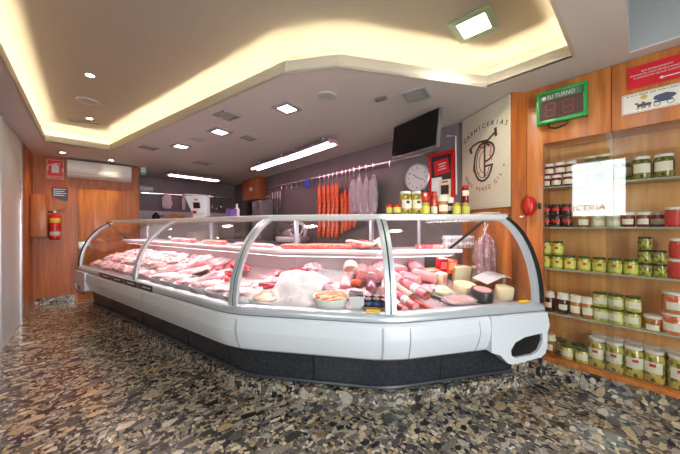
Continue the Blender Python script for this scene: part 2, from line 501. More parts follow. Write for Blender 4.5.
arc_letters('HNOS PEREZ GIL +', .050, SR, sg, (0, 1.81), .26, R_(208), R_(340), y=YS, inside=True)
def stroke(b, pts, wd):
    for a, c in zip(pts, pts[1:]):
        a, c = Vector(a), Vector(c); e = c - a
        b.box(((a.x + c.x) / 2, YS, (a.y + c.y) / 2), (e.length + wd * .6, .002, wd), rot=Matrix.Rotation(-math.atan2(e.y, e.x), 3, 'Y'))
def arcp(cx, cz, rx, rz, a0, a1, n=14):
    return [(cx + rx * math.cos(R_(a0 + (a1 - a0) * k / n)), cz + rz * math.sin(R_(a0 + (a1 - a0) * k / n))) for k in range(n + 1)]
b = MB()
stroke(b, arcp(0, 1.80, .115, .175, 50, 345), .02)          # the large C
stroke(b, arcp(0, 1.80, .085, .145, 60, 335), .007)
stroke(b, [(.115, 1.755), (.02, 1.755)], .018)
stroke(b, [(.02, 1.66), (.02, 1.96)], .02)                  # stem of the P
stroke(b, arcp(.03, 1.885, .105, .085, 90, -90), .018)      # its bowl
stroke(b, [(-.17, 1.955), (-.14, 1.985), (-.05, 2.0), (.06, 1.985), (.15, 2.03)], .018)   # cleaver bar over it
stroke(b, [(-.175, 1.965), (-.155, 1.925)], .026); stroke(b, [(.15, 2.06), (.155, 2.0)], .026)
b.build('monogram', SB, sg, smooth=False)
b = MB()
stroke(b, [(-.10, 1.90), (-.05, 1.95), (.0, 1.93), (.06, 1.955), (.10, 1.92), (.085, 1.85), (.11, 1.80)], .008)
stroke(b, [(-.10, 1.90), (-.12, 1.83), (-.13, 1.74), (-.09, 1.70), (-.04, 1.71)], .008)
stroke(b, arcp(.02, 1.80, .07, .10, 100, 260), .007)
b.build('emblem', SR, sg, smooth=False)
post = [(2.545, .711), (2.63, .630), (2.86, .630), (2.855, .70), (2.60, .78)]
loops_z('trim_6', post, [], 0, 2.298, WOOD_D)
loops_z('baseboard_right', [(2.47, .72), (2.535, .700), (2.625, .620), (2.88, .622), (2.88, 1.28), (2.83, 1.28)], [], 0, .165, STONE)

# ------------------------------------------------------------------ door in the far wall
d0, d1 = on_y(78, 200, YAC), on_y(122.5, 200, YAC)
zt = on_y(84, 188, YAC).z
DW = d1.x - d0.x; dxm = (d0.x + d1.x) / 2
door = struct(MB().box((dxm, YAC - .012, zt / 2), (DW, .02, zt), .003).build('door_1', WOOD))
fr = MB()
fr.box((d0.x - .022, YAC - .012, zt / 2), (.03, .03, zt + .03)).box((d1.x + .022, YAC - .012, zt / 2), (.03, .03, zt + .03)).box((dxm, YAC - .012, zt + .022), (DW + .075, .03, .03))
struct(fr.build('door_frame', WOOD_D, door))
p = on_y(84, 245, YAC)
MB().box((p.x, YAC - .026, p.z), (.14, .006, .12), .002).build('push_plate', STEEL, door)
MB().box((p.x - .02, YAC - .032, p.z + .012), (.012, .006, .03), .002).build('key_hole', BLACKP, door)
# ================================================================== THE REFRIGERATED COUNTER
cl, cb, cc = c2w(-3.7, 3.9), c2w(-.75, 1.91), c2w(.32, 1.72)
cr = Vector((2.42, .49))
ca = cl + (cb - cl) * .532
PATH = [cl, ca, cb, cc, cr]
SET = [.40, .42, .42, .40, .22]             # how far the top edge stands back from the rail
TOPZ = 1.30
def inward(a, b):
    e = (b - a).normalized()
    v = Vector((e.y, -e.x))
    return v if v.dot(Vector((.6, .8))) > 0 else -v
NS = [inward(PATH[i], PATH[i + 1]) for i in range(4)]
MIT = [NS[0]]
for i in range(1, 4):
    MIT.append((NS[i - 1] + NS[i]) / (1 + NS[i - 1].dot(NS[i])))
MIT.append(Vector((0, 1 / NS[3].y)))
# the same line with softened corners, for rail, bumper and toe panel
RP, RM = [], []
for i, p in enumerate(PATH):
    if i in (2, 3):
        a = p + (PATH[i - 1] - p).normalized() * .17; b2 = p + (PATH[i + 1] - p).normalized() * .17
        for k in range(7):
            t = k / 6
            RP.append(a * (1 - t) ** 2 + p * 2 * t * (1 - t) + b2 * t * t)
            v = NS[i - 1].lerp(NS[i], t).normalized(); RM.append(v)
    elif i != 1:
        RP.append(p); RM.append(MIT[i])
def at(i, t, s, z=0.):          # a place on run i at fraction t, s metres in from the rail
    i, j = ((0, 2), (2, 3), (3, 4))[i]
    p = (PATH[i] + MIT[i] * s).lerp(PATH[j] + MIT[j] * s, t)
    return Vector((p.x, p.y, z))
def inset(x, y):
    return min((Vector((x, y)) - PATH[i]).dot(NS[i]) for i in range(4))
def deck_z(s): return .6165 + .195 * max(0, s - .05)
def deck(px, py, dz=0.):        # the spot on the sloping display deck seen there
    z = .66
    for k in range(12):
        p = on_z(px, py, z); z = .5 * z + .5 * deck_z(min(.8, inset(p.x, p.y)))
    return Vector((p.x, p.y, z + dz))
def extrude_profile(b, prof, P=RP, Mv=RM, cap=True):
    rings = [[(p.x + m.x * s, p.y + m.y * s, z) for s, z in prof] for p, m in zip(P, Mv)]
    V = b.grid(rings, True)
    if cap:
        for r in (V[0], V[-1]):
            es = [b.bm.edges.get((r[k], r[(k + 1) % len(r)])) for k in range(len(r))]
            bmesh.ops.triangle_fill(b.bm, edges=es)
    return b
struct(extrude_profile(MB(), [(.10, 0), (.10, .08), (.92, .08), (.92, 0)]).build('plinth', STONE))
K = thing('refrigerated_counter', 'long white glass-fronted refrigerated meat counter bent round two corners', 'display counter', (cb.x, cb.y, 0))
def kb(b, name, mat, parent=None, smooth=True, angle=40):
    b.bm.transform(Matrix.Translation((-cb.x, -cb.y, 0)))
    return b.build(name, mat, parent or K, smooth, angle)
kb(extrude_profile(MB(), [(.17, .08), (.13, .35), (.17, .36), (.85, .36), (.85, .08)]), 'toe_panel', TOEB)
for i, t in ((0, .22), (0, .48), (0, .76), (1, .5), (2, .4)):
    q, q2 = at(i, t, .166, .10), at(i, t, .132, .345)
    kb(MB().tube([q, q2], .006, 4), 'toe_joint', BLACKP)
b = MB()
b.tube([(p.x + m.x * .16, p.y + m.y * .16, .092) for p, m in zip(RP, RM)], .012, 6)
kb(b, 'toe_trim', pm('toe_trim', srgb(66, 70, 78), .3))
kb(extrude_profile(MB(), [(-.012, .598), (-.036, .575), (-.046, .50), (-.044, .488), (-.03, .43), (-.002, .365), (.02, .348), (.06, .343), (.17, .343), (.17, .598)]), 'bumper', WHITE, angle=25)
kb(extrude_profile(MB(), [(.05, .655), (.01, .650), (-.012, .635), (-.022, .612), (-.018, .598), (.05, .598)]), 'rail', ALUW)
b = MB(); b.tube([(p.x - m.x * .017, p.y - m.y * .017, .600) for p, m in zip(RP, RM)], .005, 6)
kb(b, 'rail_seam', pm('seam_grey', srgb(120, 126, 132), .4))
JG = pm('joint_grey', srgb(150, 154, 158), .5)
for i, t in ((0, .26), (0, .62), (1, .06), (1, .95), (2, .1), (2, .52)):
    kb(MB().tube([at(i, t, -.038, .574), at(i, t, -.0475, .50), at(i, t, -.032, .43), at(i, t, -.003, .365)], .0022, 4), 'bumper_joint', JG)
# white end caps with their scooped grip
def end_cap(i0, end, sgn, low=0.):
    e = (PATH[i0 + 1] - PATH[i0]).normalized() * sgn
    n = NS[i0]
    org = end
    def P(t, s, z): return Vector((org.x + e.x * t + n.x * s, org.y + e.y * t + n.y * s, z))
    Mx = Matrix(((e.x, n.x, 0, org.x), (e.y, n.y, 0, org.y), (0, 0, 1, 0), (0, 0, 0, 1)))
    outer = [(-.47, .36), (-.40, .335), (-.34, .275), (-.30, .262), (-.06, .285), (-.02, .31), (-.004, .36), (0, .596), (-.47, .596)]
    hole = [(-.05, .455), (-.045, .40), (-.08, .335), (-.13, .312), (-.28, .305), (-.31, .325), (-.315, .36), (-.28, .41), (-.20, .44)]
    outer = [(x, max(z, .335 + .0 * x) if low else z) for x, z in outer]; hole = [(x, .375 + (z - .38) * .6) if low else (x, z) for x, z in hole]
    b = MB(); b.prism(outer, .09, [hole], Mx @ Matrix.Translation((0, -.052, 0)))
    o = kb(b, 'end_cap', WHITE, smooth=False)
    b = MB(); b.prism([(-.33, .295), (-.035, .30), (-.035, .475), (-.33, .475)], .012, [], Mx @ Matrix.Translation((0, -.034, 0)))
    b.bm.transform(Matrix.Translation((-cb.x, -cb.y, 0)))
    b.build('grip_recess', BLACKP, K, False)
end_cap(3, cr, 1); end_cap(0, cl, -1, 1.)

# deck, lining, inner shelf, worktop
def strip(prof, name, mat, cap=True, smooth=True):
    return kb(extrude_profile(MB(), prof, PATH, MIT, cap), name, mat, smooth=smooth)
strip([(.03, .60), (.03, .612), (.82, .766), (.82, .75)], 'deck', DECKM, smooth=False)
strip([(.82, .36), (.82, 1.0), (.86, 1.0), (.86, .36)], 'rear_lining', INNERW, smooth=False)
b = MB()
extrude_profile(b, [(.50, .972), (.495, .98), (.495, 1.0), (.50, 1.006), (.86, 1.006), (.86, .985), (.52, .985)], PATH, MIT)
kb(b, 'inner_shelf', pm('shelf_white', srgb(236, 232, 232), .3, 0, .3), smooth=False)
strip([(.56, .945), (.56, .984), (.66, .984), (.66, .945)], 'shelf_light_box', pm('lamp_box', srgb(206, 206, 210), .35, .3), smooth=False)
LP = emitter('case_tube', (1, .80, .86, 1), CASE_E * 2.1)
LP2 = emitter('shelf_tube', (1, .74, .76, 1), CASE_E * .5)
strip([(.58, .940), (.58, .944), (.64, .944), (.64, .940)], 'shelf_lamp', LP2, smooth=False)
b = MB()
prof = lambda S: [(S - .034, TOPZ - .010), (S - .032, TOPZ - .040), (S - .02, TOPZ - .050), (S + .012, TOPZ - .050), (S + .012, TOPZ - .02), (S + .46, TOPZ - .02), (S + .46, TOPZ), (S - .025, TOPZ)]
V = b.grid([[(p.x + m.x * s, p.y + m.y * s, z) for s, z in prof(S)] for p, m, S in zip(PATH, MIT, SET)], True)
for r in (V[0], V[-1]):
    bmesh.ops.triangle_fill(b.bm, edges=[b.bm.edges.get((r[k], r[(k + 1) % len(r)])) for k in range(len(r))])
kb(b, 'counter_top', pm('counter_top_glass', srgb(222, 226, 224), .18, .1, .5), smooth=False)
b = MB()
V = b.grid([[(p.x + m.x * (S + a), p.y + m.y * (S + a), z) for a, z in ((.035, 1.264), (.035, 1.272), (.085, 1.272), (.085, 1.264))] for p, m, S in zip(PATH, MIT, SET)], True)
kb(b, 'top_lamp', LP, smooth=False)
# curved front glass
def curve_pts(i_S, n=12, off=0.):
    S = i_S; out = []
    A = R_(72)
    for k in range(n + 1):
        t = A * k / n
        s = .012 + (S - .02) * (1 - math.cos(t)) / (1 - math.cos(A)); z = .652 + (TOPZ - .035 - .652) * math.sin(t) / math.sin(A)
        # outward normal of the curve in (s, z)
        ds, dz = (S - .02) * math.sin(t) / (1 - math.cos(A)), (TOPZ - .035 - .652) * math.cos(t) / math.sin(A)
        L = math.hypot(ds, dz); out.append((s - dz / L * off, z + ds / L * off))
    return out
def glass_pane(i):
    b = MB(); rows = []
    for (u, off) in ((0, 0.), (1, 0.), (1, .006), (0, .006)):
        j = i + u
        e = (PATH[i + 1] - PATH[i]).normalized() * (.012 if u == 0 else -.012)
        rows.append([(PATH[j].x + MIT[j].x * s + e.x, PATH[j].y + MIT[j].y * s + e.y, z) for s, z in curve_pts(SET[j], 12, off)])
    V = b.grid(rows + [rows[0]])
    bmesh.ops.remove_doubles(b.bm, verts=b.bm.verts[:], dist=1e-5)
    return kb(b, 'curved_glass', GLASS, angle=30)
for i in range(4): glass_pane(i)
def bar_on_curve(i, tang, w0, w1, off0, off1, name, mat, k0=0., n=14):
    b = MB(); rows = []
    for k in range(n + 1):
        c = curve_pts(SET[i], n, off0)[k]; d = curve_pts(SET[i], n, off1)[k]
        ring_ = []
        for (s, z), w in ((c, w0), (c, w1), (d, w1), (d, w0)):
            p = PATH[i] + MIT[i] * s + tang * w
            ring_.append((p.x, p.y, z))
        rows.append(ring_)
    b.loft(rows)
    return kb(b, name, mat, angle=30)
EDG = pm('glass_edge_green', srgb(40, 66, 62), .15)
for i in (1, 2, 3):
    tg = Vector((MIT[i].y, -MIT[i].x)).normalized()
    if tg.dot(PATH[i + 1] - PATH[i]) < 0: tg = -tg
    bar_on_curve(i, tg, -.034, -.006, -.014, .012, 'glass_post', ALUW)
    bar_on_curve(i, tg, .006, .034, -.014, .012, 'glass_post', ALUW)
    bar_on_curve(i, tg, -.006, .006, -.012, .006, 'post_seal', EDG)
for i, q in ((0, PATH[1] - PATH[0]), (4, PATH[3] - PATH[4])):
    tg = q.normalized()
    bar_on_curve(i, tg, .0, .034, -.020, .012, 'end_frame', ALUW)
    bar_on_curve(i, tg, -.010, .012, .012, .024, 'end_seal', RUBBER)
    # upright end pane, from the curve back to the rear
    b = MB(); c = curve_pts(SET[i], 14, -.02) + [(.80, TOPZ - .03), (.80, .70)]
    rows = []
    for w in (.004, .010):
        rows.append([(PATH[i].x + MIT[i].x * s + tg.x * w, PATH[i].y + MIT[i].y * s + tg.y * w, z) for s, z in c])
    b.loft(rows); kb(b, 'end_glass', GLASS, smooth=False)
    b = MB(); pz = [(PATH[i].x + MIT[i].x * s + tg.x * .03, PATH[i].y + MIT[i].y * s + tg.y * .03, z) for s, z in ((.30, TOPZ - .03), (.62, .96))]
    b.tube(pz, .012, 6); kb(b, 'end_brace', BLACKP)
# inner uprights that carry the top
for i in range(5):
    p = PATH[i] + MIT[i] * .84
    q = (PATH[3 if i == 4 else i + 1] - PATH[i]).normalized() * (.03 if i in (0, 4) else 0)
    b = MB(); b.box((p.x + q.x, p.y + q.y, 1.14), (.03, .03, .29)); kb(b, 'upright', ALU, smooth=False)
# black logo strip on the left run of the rail
t0, t1 = .26, .67
e = (cb - cl).normalized(); mid0 = at(0, (t0 + t1) / 2, -.0245, .622)
lr = thing('logo_strip', 'long black strip with red and white logos stuck on the rail', 'sticker', mid0, math.atan2(e.y, e.x))
LEN = (cb - cl).length * (t1 - t0)
for k in range(4):
    xx = -LEN / 2 + LEN * (k + .5) / 4
    bp_ = MB().box((xx, 0, 0), (LEN / 4 - .012, .004, .056), .001).build('black_plate', BLACKP, lr)
    MB().lathe([(0, -.001), (.017, -.001), (.017, .001), (0, .001)], M=Matrix.Translation((xx - LEN / 8 + .05, -.0032, 0)) @ Matrix.Rotation(PI / 2, 4, 'X')).build('red_dot', RED, bp_)
    b = MB()
    rr = random.Random(k)
    x = xx - .03
    while x < xx + LEN / 8 - .035:
        wd_ = rr.uniform(.006, .014); b.box((x, -.003, rr.uniform(-.001, .002)), (wd_, .002, rr.choice((.010, .013)))); x += wd_ + .005
    b.build('white_lettering', WHITEP, bp_, smooth=False)
# ================================================================== WHAT LIES IN THE COUNTER
MEAT_P = mottled('raw_pink_meat', srgb(228, 130, 144), srgb(244, 186, 192), 14, .25, .5, .15, c3=srgb(250, 228, 226))
MEAT_PALE = mottled('raw_pale_meat', srgb(236, 166, 170), srgb(248, 210, 210), 12, .25, .5, .1, c3=srgb(252, 238, 236))
MEAT_R = mottled('raw_red_meat', srgb(176, 48, 60), srgb(206, 84, 92), 16, .25, .5, .2, c3=srgb(232, 170, 164))
MEAT_H = mottled('cooked_ham', srgb(224, 130, 136), srgb(238, 164, 164), 12, .3, .4)
SAUS = mottled('red_sausage', srgb(168, 42, 36), srgb(200, 74, 58), 40, .3, .5, c3=srgb(214, 110, 86))
CHOR = mottled('orange_chorizo', srgb(214, 62, 30), srgb(232, 94, 48), 30, .3, .3, c3=srgb(238, 124, 70))
FAT = mottled('cream_rind', srgb(236, 216, 190), srgb(226, 190, 160), 10, .4, .2)
CHEESE = mottled('cream_cheese', srgb(232, 216, 172), srgb(242, 230, 198), 6, .4, .2)
DARKR = mottled('dark_rind', srgb(40, 36, 38), srgb(66, 60, 60), 12, .35, .4)
FOAM = pm('white_foam', srgb(240, 238, 236), .5)
SALAMI = mottled('salami_cut', srgb(120, 40, 36), srgb(160, 70, 60), 60, .4, c3=srgb(220, 180, 160))
MORTA = mottled('mortadella_cut', srgb(230, 140, 146), srgb(238, 160, 162), 50, .35, .2, c3=srgb(246, 206, 200))
ORNGW = pm('orange_wrap', srgb(238, 96, 42), .3, 0, .4)
REDW = pm('red_wrap', srgb(206, 36, 40), .25, 0, .5)
LBLW = pm('white_label', srgb(240, 238, 234), .4)
DARKP = pm('purple_pack', srgb(112, 60, 84), .25, 0, .6)
PINKP = mottled('pink_pack', srgb(214, 120, 138), srgb(236, 190, 196), 22, .15, .8, c3=srgb(120, 60, 80))
STEW = mottled('orange_salad', srgb(206, 84, 26), srgb(232, 130, 52), 60, .25, .5, .5, c3=srgb(244, 190, 120))
PASTE = mottled('beige_paste', srgb(224, 188, 152), srgb(234, 206, 174), 12, .4, .1)
YEL = pm('yellow_tag', srgb(240, 196, 40), .4)

def tray_mesh(b, w, d, h):
    rings = []
    for (k, z) in ((.90, 0), (.99, h * .8), (1, h), (1.03, h), (1.03, h - .005), (.96, h - .004), (.86, .006)):
        r = .25
        ring_ = []
        for a in range(24):
            t = 2 * PI * a / 24
            cx, sx = math.cos(t), math.sin(t)
            p = 4
            q = (abs(cx) ** p + abs(sx) ** p) ** (-1 / p)
            ring_.append((cx * q * w / 2 * k, sx * q * d / 2 * k, z))
        rings.append(ring_)
    b.loft(rings); return b
def proto_tray():
    t = thing('meat_tray', '', 'tray')
    tray_mesh(MB(), .25, .20, .066).build('tray_body', FOAM, t)
    return t
TRAY = Stock(proto_tray)
def rp(px, s, dz=0., base=None):     # on the right run, s metres in from the rail, where the sight line px crosses
    p, t = on_line(px, PATH[3] + MIT[3] * s, PATH[4] + MIT[4] * s)
    return Vector((p.x, p.y, (deck_z(s) if base is None else base) + dz))
def piece(name, cat, mat, d, amp, freq, seed, sub=3):
    def mk():
        o = MB().blob((0, 0, d[2] * .8), d, amp, freq, sub, seed).build(name, mat)
        return tag(o, '', cat)
    return Stock(mk)
CHICK = [piece('chicken_piece', 'raw chicken', MEAT_PALE, (.085, .055, .036), .5, 1.5, s) for s in (1, 4, 9)]
SLAB = [piece('meat_slice', 'raw meat', MEAT_P, (.10, .065, .016), .5, 1.6, s) for s in (2, 7)]
FILL = [piece('pale_fillet', 'raw meat', MEAT_PALE, (.105, .05, .02), .5, 1.6, s) for s in (3, 8)]
REDM = [piece('red_meat_chunk', 'raw meat', MEAT_R, (.055, .045, .034), .5, 1.8, s, 2) for s in (5, 11, 13)]

e0 = (cb - cl).normalized(); a0 = math.atan2(e0.y, e0.x)
rnd = random.Random(3)
# --- left run: far heap of chicken
n_ = 0
for row in range(6):
    for k in range(11):
        t = .045 + .50 * (k + .5 * (row % 2)) / 10.6
        s = .165 + .112 * row
        for lay in range(2 if 0 < row < 5 else 1):
            if lay and k == 10: continue
            p = at(0, t + .012 * lay, s, deck_z(s) + .018 + .05 * lay + rnd.uniform(0, .008))
            CHICK[n_ % 3].put(p, 'pale raw chicken piece in the heap at the far left end of the counter', rot=(rnd.uniform(-.25, .25) - .12, rnd.uniform(-.25, .25), rnd.uniform(0, 6.3)),
                              group='raw chicken pieces heaped at the far end', scale=rnd.uniform(.85, 1.1))
            n_ += 1
# --- left run: front row of white trays, each with slices
ORD = ['first', 'second', 'third', 'fourth', 'fifth', 'sixth', 'seventh', 'eighth', 'ninth', 'tenth', 'eleventh', 'twelfth']
for k in range(6):
    t = .610 + .074 * k; s = .175
    p = at(0, t, s, deck_z(s) + .002)
    z = TRAY.put(p, '%s white foam tray from the far end along the front of the left run' % ORD[k], a0 + PI / 2 * 0 + .1 * (k % 3 - 1), 'white trays along the glass', rot=(.0, .0, a0 + .1 * (k % 3 - 1)), scale=(1.0, 1.05, 1))
    for j in range(3):
        q = at(0, t + (.028 * (j - 1)), s + .01, deck_z(s) + .044 + .010 * j)
        (FILL if k % 2 else SLAB)[j % 2].put(q, '%s slice lying in the %s white tray from the far end' % (('pale fillet' if k % 2 else 'pink meat'), ORD[k]), group='meat slices in the %s tray' % ORD[k],
                                              rot=(.06 * j, .05, a0 + PI / 2 + rnd.uniform(-.3, .3)), scale=.78)
# --- second row: long pale bellies and pink loins behind the trays
LOIN = [piece('pork_loin', 'raw meat', MEAT_P, (.17, .06, .042), .35, 1.3, s) for s in (21, 24)]
BELLY = [piece('pork_belly', 'raw meat', MEAT_PALE, (.19, .075, .03), .3, 1.3, s) for s in (31, 35)]
for k, (t, s, kind, lift, lab) in enumerate([
        (.575, .36, 'L', .0, 'pink pork loin nearest the heap of chicken'), (.60, .52, 'B', .0, 'long pale belly strip beside the chicken heap'),
        (.65, .37, 'B', .0, 'pale belly strip behind the second white tray'), (.66, .62, 'L', .01, 'pink pork loin at the back, beside the long pale strip'),
        (.68, .40, 'B', .01, 'white-fat belly strip slanting across the middle of the left run'), (.655, .50, 'L', .07, 'pink loin laid on top of the belly strips'),
        (.81, .33, 'L', .01, 'pink loin behind the fourth white tray'), (.70, .66, 'B', .01, 'pale strip under the inner shelf of the left run')]):
    p = at(0, t, s, deck_z(s) + .022 + lift)
    (LOIN if kind == 'L' else BELLY)[k % 2].put(p, lab, rot=(-.1, 0, a0 + PI / 2 + rnd.uniform(-.35, .35)))
for k in range(26):
    t = .735 + .125 * rnd.random(); s = .38 + .40 * (k % 13) / 13; 
    lay = k // 13
    REDM[k % 3].put(at(0, t, s, deck_z(s) - .004 + .045 * lay), 'dark red meat chunk in the heap near the glass post of the left run', rot=(rnd.random(), rnd.random(), rnd.random() * 6), group='red meat chunks in a heap', scale=rnd.uniform(.85, 1.15))
for k in range(14):
    t = .955 + .05 * rnd.random(); s = .33 + .38 * (k % 7) / 7
    SLAB[k % 2].put(at(0, t, s, deck_z(s) + .030 * (k // 7)), 'pink meat slice in the stack beside the second glass post', rot=(rnd.uniform(-.2, .2), rnd.uniform(-.2, .2), rnd.random() * 6), group='pink meat slices stacked by the post', scale=.9)

# --- middle run
e1 = (cc - cb).normalized(); a1 = math.atan2(e1.y, e1.x)
e2 = (cr - cc).normalized(); a2 = math.atan2(e2.y, e2.x)
p = at(1, .13, .17, deck_z(.17) + .002)
t = thing('meat_tray', 'white foam tray of beige paste beside the crumpled white paper', 'tray', p, a1 - .25)
tray_mesh(MB(), .25, .17, .042).build('tray_body', FOAM, t)
o = MB().blob((0, 0, 0), (.105, .07, .016), .15, 1.5, 3, 4).build('beige_paste', PASTE, loc=p + Vector((0, 0, .036)), rotz=a1 - .25)
tag(o, 'smooth beige paste filling the foam tray beside the white paper', 'food')
# red cuts behind it
RIB = [piece('rib_strip', 'raw meat', MEAT_R, (.14, .035, .03), .4, 1.6, s) for s in (41, 45)]
for k in range(9):
    s = .36 + .05 * k; t_ = .06 + .05 * (k % 4) + .02 * rnd.random()
    RIB[k % 2].put(at(1, t_, s, deck_z(s) + .012 + .014 * (k % 2)), 'dark red rib strip in the pile left of the white paper', rot=(rnd.uniform(-.2, .2), rnd.uniform(-.15, .15), a1 + rnd.uniform(-.5, .5)), group='red rib strips piled in the corner run', scale=rnd.uniform(.85, 1.05))
for k in range(3):
    BELLY[k % 2].put(at(1, .05 + .07 * k, .31, deck_z(.30) - .004 + .012 * k), '%s pale belly strip from the post behind the beige paste tray' % ORD[k], rot=(0, -.1, a1 + .15), scale=.75)
# crumpled white paper
p = at(1, .345, .20, 0)
b = MB(); rows = []
for i in range(15):
    v = i / 14; row = []
    for j in range(19):
        u = j / 18
        x = -.185 + .37 * u + .05 * (v - .5) * (1 if v > .5 else -.4)
        y = -.115 + .34 * v
        z = .012 + .155 * v ** 1.1 * (1 - .35 * abs(u - .35)) + .03 * noise.noise(Vector((u * 4, v * 4, 2.2))) + .012 * noise.noise(Vector((u * 11, v * 9, 5)))
        z -= .10 * max(0, u - .72) * v
        row.append((x + .02 * noise.noise(Vector((v * 5, u * 2, 9))), y, max(.008 + .012 * v, z)))
    rows.append(row)
top = rows
b.grid(rows); 
bmesh.ops.solidify(b.bm, geom=b.bm.faces[:], thickness=.003)
o = b.build('crumpled_paper', PAPER, loc=(p.x, p.y, deck_z(.20) + .004), rotz=a1 + .05, angle=25)
tag(o, 'crumpled sheet of bright white paper propped up behind the glass', 'paper')
# oval white dish with orange salad
p = at(1, .625, .155, deck_z(.155) + .004)
t = thing('oval_dish', 'white fluted oval dish holding orange salad', 'dish', p, a1)
b = MB(); rings = []
for (k, z) in ((.84, 0), (.97, .05), (1.0, .078), (1.03, .08), (1.0, .082), (.94, .075), (.86, .02)):
    rings.append([(math.cos(2 * PI * a / 48) * .125 * (k + .012 * (a % 2)), math.sin(2 * PI * a / 48) * .088 * (k + .012 * (a % 2)), z) for a in range(48)])
b.loft(rings); b.build('dish_body', pm('white_china', srgb(244, 244, 242), .15, 0, .5), t)
o = MB().blob((0, 0, 0), (.112, .074, .022), .25, 3, 4, 2).build('orange_salad', STEW, loc=p + Vector((0, 0, .068)), rotz=a1)
tag(o, 'orange red salad heaped in the white oval dish', 'food')
# white plastic tub, its lid leaning
p = at(1, .80, .13, deck_z(.13) + .004)
t = thing('plastic_tub', 'small square white plastic tub between the oval dish and the cans', 'tub', p, a1 + .2)
b = MB(); rings = []
for (k, z) in ((.80, 0), (1, .105), (1.08, .105), (1.08, .112), (.98, .112), (.78, .006)):
    rings.append([(sx * .05 * k, sy * .05 * k, z) for sx, sy in ((-1, -1), (1, -1), (1, 1), (-1, 1))])
b.loft(rings); b.build('tub_body', WHITEP, t, smooth=False)
MB().box((.01, .0, .117), (.10, .06, .004), .001, Matrix.Rotation(.25, 3, 'Y')).build('dark_lid_card', BLACKP, t)
# cardboard tray of small cans
p = at(1, .935, .14, deck_z(.14) + .004)
CARD = pm('cardboard', srgb(190, 152, 100), .6)
t = thing('cardboard_tray', 'low cardboard tray holding small blue-banded cans by the glass post', 'tray', p, a1)
b = MB()
for (x, y, w_, d_) in ((0, -.058, .17, .003), (0, .058, .17, .003), (-.0835, 0, .003, .119), (.0835, 0, .003, .119)): b.box((x, y, .022), (w_, d_, .044))
b.box((0, 0, .002), (.17, .119, .004)); b.build('tray_body', CARD, t, smooth=False)
def proto_can():
    t = thing('small_can', '', 'can')
    MB().lathe([(0, 0), (.0245, 0), (.026, .004), (.026, .082), (.024, .086), (.024, .084), (0, .084)], seg=18).build('can_body', pm('can_dark', srgb(60, 44, 38), .25, .4), t)
    MB().lathe([(.0264, .050), (.0266, .052), (.0266, .070), (.0264, .072)], seg=18).build('blue_band', pm('can_blue', srgb(60, 96, 160), .3), t)
    MB().lathe([(0, .0845), (.022, .0845), (.022, .0858), (0, .0858)], seg=18).build('lid', CHROME, t)
    return t
CAN = Stock(proto_can)
for r in range(2):
    for k in range(3):
        q = Matrix.Rotation(a1, 3, 'Z') @ Vector((-.054 + .054 * k, -.028 + .056 * r, .005))
        CAN_AT = p
        CAN.put(p + q, '%s blue-banded can from the left in the %s row of the cardboard tray' % (ORD[k], ('front', 'rear')[r]), a1, 'cans in the cardboard tray')
# wrapped packs behind the paper
def proto_pack(mat):
    def mk():
        t = thing('wrapped_meat', '', 'packed meat')
        MB().blob((0, 0, .028), (.10, .07, .03), .3, 2, 3, 6).build('meat', mat, t)
        MB().blob((0, 0, .029), (.108, .078, .035), .45, 3.2, 4, 16).build('film', FILM, t)
        return t
    return Stock(mk)
PK = proto_pack(PINKP)
for k, (t_, s, lift, lab) in enumerate([(.25, .43, .02, 'film-wrapped purple pink meat parcel just behind the white paper'), (.34, .58, .02, 'film-wrapped meat parcel leaning at the back behind the paper'),
        (.475, .44, .02, 'film-wrapped meat parcel right of the other two wrapped parcels'), (.30, .71, .07, 'film-wrapped meat parcel highest against the rear lining')]):
    PK.put(at(1, t_, s, deck_z(s) + lift), lab, rot=(.15, .05 * (k - 1), a1 + .3 * (k - 1)), group='film-wrapped parcels', scale=.85)
t = thing('sliced_meat_pack', 'clear pack of sliced meat on a dark tray behind the oval dish', 'packed meat', at(1, .60, .42, deck_z(.42) + .004), a1, rot=(.03, 0, a1))
MB().box((0, 0, .01), (.20, .14, .02), .008).build('tray', pm('tray_grey', srgb(140, 128, 130), .3), t)
MB().blob((0, 0, .03), (.085, .055, .02), .3, 2.5, 3, 9).build('slices', MEAT_P, t)
MB().blob((0, 0, .03), (.098, .068, .028), .3, 2.5, 3, 19).build('film', FILM, t)
o = MB().blob((0, 0, 0), (.03, .012, .012), .2, 2, 2, 3).build('red_pepper', REDW, loc=at(1, .585, .36, deck_z(.36) + .085), rotz=a1 + .6)
tag(o, 'small bright red pepper lying on the clear sliced meat pack', 'pepper')
# cylinders of cold meat, cut faces forward
def log(name, label, cat, mid_, r, L, yaw, skin, cut, pitch=0., band=None, group=None):
    t = thing(name, label, cat, mid_, rot=(pitch, 0, yaw), group=group)
    Mx = Matrix.Rotation(PI / 2, 4, 'X')
    rr = random.Random(hash(label) % 999)
    b = MB().lathe([(r * .97, -L / 2), (r, -L / 2 + .01), (r * 1.02, 0), (r * .98, L / 2 - .02), (r * .7, L / 2), (0, L / 2 + .01)], seg=24, M=Mx @ Matrix.Rotation(PI, 4, 'X'))
    b.build('skin', skin, t)
    MB().lathe([(0, .002), (r * .93, .002), (r * .97, 0), (r * .97, -.004)], c=(0, 0, L / 2), seg=24, M=Mx).build('cut_face', cut, t)
    if band:
        MB().lathe([(r * 1.025, -L * .06), (r * 1.03, -L * .05), (r * 1.03, L * .18), (r * 1.025, L * .19)], seg=24, M=Mx).build('paper_band', band, t)
    return t
def facing(px):    # turn of a log whose cut face looks back towards the shop door
    d = sight(px); return math.atan2(-d.x, d.y)
s = .62
